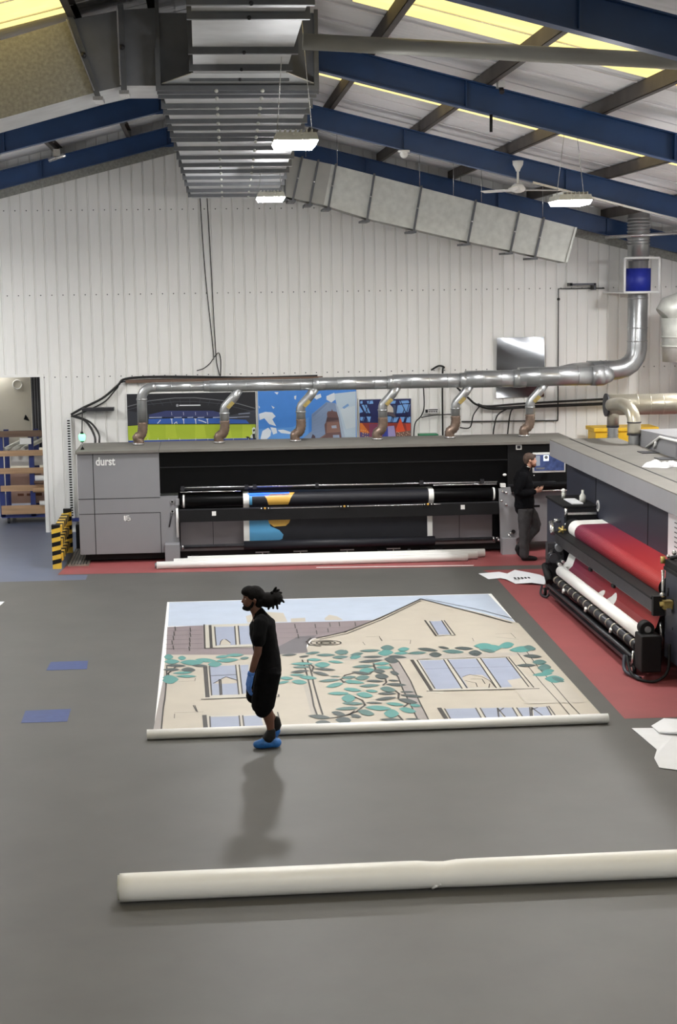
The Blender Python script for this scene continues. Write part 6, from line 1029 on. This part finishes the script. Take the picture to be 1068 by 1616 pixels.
limb(mb, [(-.10, 0, .90, .165, .20), (-.10, 0, .96, .165, .20), (-.095, 0, 1.0, .165, .200), (-.10, 0, 1.12, .158, .195), (-.115, 0, 1.26, .165, .205), (-.13, 0, 1.38, .150, .205), (-.115, 0, 1.46, .105, .15), (-.080, 0, 1.525, .072, .074), (-.062, 0, 1.575, .066, .068)], cl, 28)
for arm in (nr, fr):
    limb(mb, [(p[0], p[1], p[2], (.086, .080, .070, .068, .060, .044)[i]) for i, p in enumerate(arm)][:5]+[(arm[4][0]*.2+arm[5][0]*.8, arm[4][1]*.2+arm[5][1]*.8, arm[4][2]*.2+arm[5][2]*.8, .043)], cl)
bake(mb, 'jacket', .011, 4, B, wr=.02)
mb = MB(); mb.ball((.048, -.07, 1.44), .02, 'white_plastic', 5, (.5, .6, .5)); o = mb.build('chest_logo'); o.parent = B
mb = MB(); mb.tube([(-.050, 0, 1.592), (-.056, 0, 1.578)], [.061, .063], 'white_plastic', 18); o = mb.build('collar'); o.parent = B
mb = MB(); tr_ = 'cloth_trouser'
limb(mb, [(-.095, 0, 1.02, .125, .170), (-.085, 0, .90, .135, .178), (-.085, 0, .84, .130, .170)], tr_, 24)
limb(mb, [(-.10, -.085, .88, .130, .105), (-.112, -.09, .70, .112, .10), (-.120, -.09, .50, .088), (-.122, -.09, .30, .080), (-.118, -.09, .11, .078)], tr_)
limb(mb, [(-.05, .085, .88, .128, .105), (.05, .09, .74, .108), (.125, .09, .58, .088), (.10, .09, .50, .082), (-.03, .05, .36, .072), (-.155, .025, .25, .066)], tr_)
bake(mb, 'trousers', .011, 4, B, wr=.02)
mb = MB(); hm = 'hair_brown'; mb.ball((hc[0]-.018, 0, hc[2]+.036), .102, hm, 16, (1.0, .84, .93)); mb.ball((hc[0]-.055, 0, hc[2]-.0), .072, hm, 12, (.7, .95, 1.0)); mb.tube([(hc[0]+.075, -.04, hc[2]+.075), (hc[0]+.085, 0, hc[2]+.082), (hc[0]+.075, .04, hc[2]+.075)], .018, hm, 8)
bake(mb, 'hair', .007, 2, B, wr=.008)
mb = MB(); hm = 'beard_brown'; mb.ball((hc[0]+.052, 0, hc[2]-.078), .055, hm, 12, (1.0, 1.0, .85))
for s_ in (-1, 1): mb.tube([(hc[0]-.005, s_*.070, hc[2]-.01), (hc[0]+.018, s_*.064, hc[2]-.060), (hc[0]+.055, s_*.042, hc[2]-.085)], [.014, .024, .022], hm, 8)
mb.tube([(hc[0]+.086, -.020, hc[2]-.050), (hc[0]+.096, 0, hc[2]-.046), (hc[0]+.086, .020, hc[2]-.050)], .007, hm, 8)
bake(mb, 'beard', .006, 2, B); eyes(B, hc, 1, 0)
mb = MB(); limb(mb, [(-.115, -.09, .11, .045), (-.12, -.09, .062, .045)], 'black'); limb(mb, [(-.13, -.09, .050, .044), (-.03, -.09, .048, .046), (.07, -.09, .036, .036)], 'black'); bake(mb, 'shoe', .009, 2, B)
mb = MB(); limb(mb, [(-.20, .02, .225, .045), (-.215, .02, .185, .044), (-.175, .02, .115, .046), (-.125, .02, .05, .032)], 'black'); bake(mb, 'shoe', .009, 2, B)
mb = MB(); mb.tube([(.10, -.10, 1.205), (.17, -.05, 1.20)], .006, 'white_plastic', 8); tag(mb.build('white_stylus'), 'thin white stick held in the hands of the man in the black jacket', 'stick').location = (5.42, 25.93, 0)
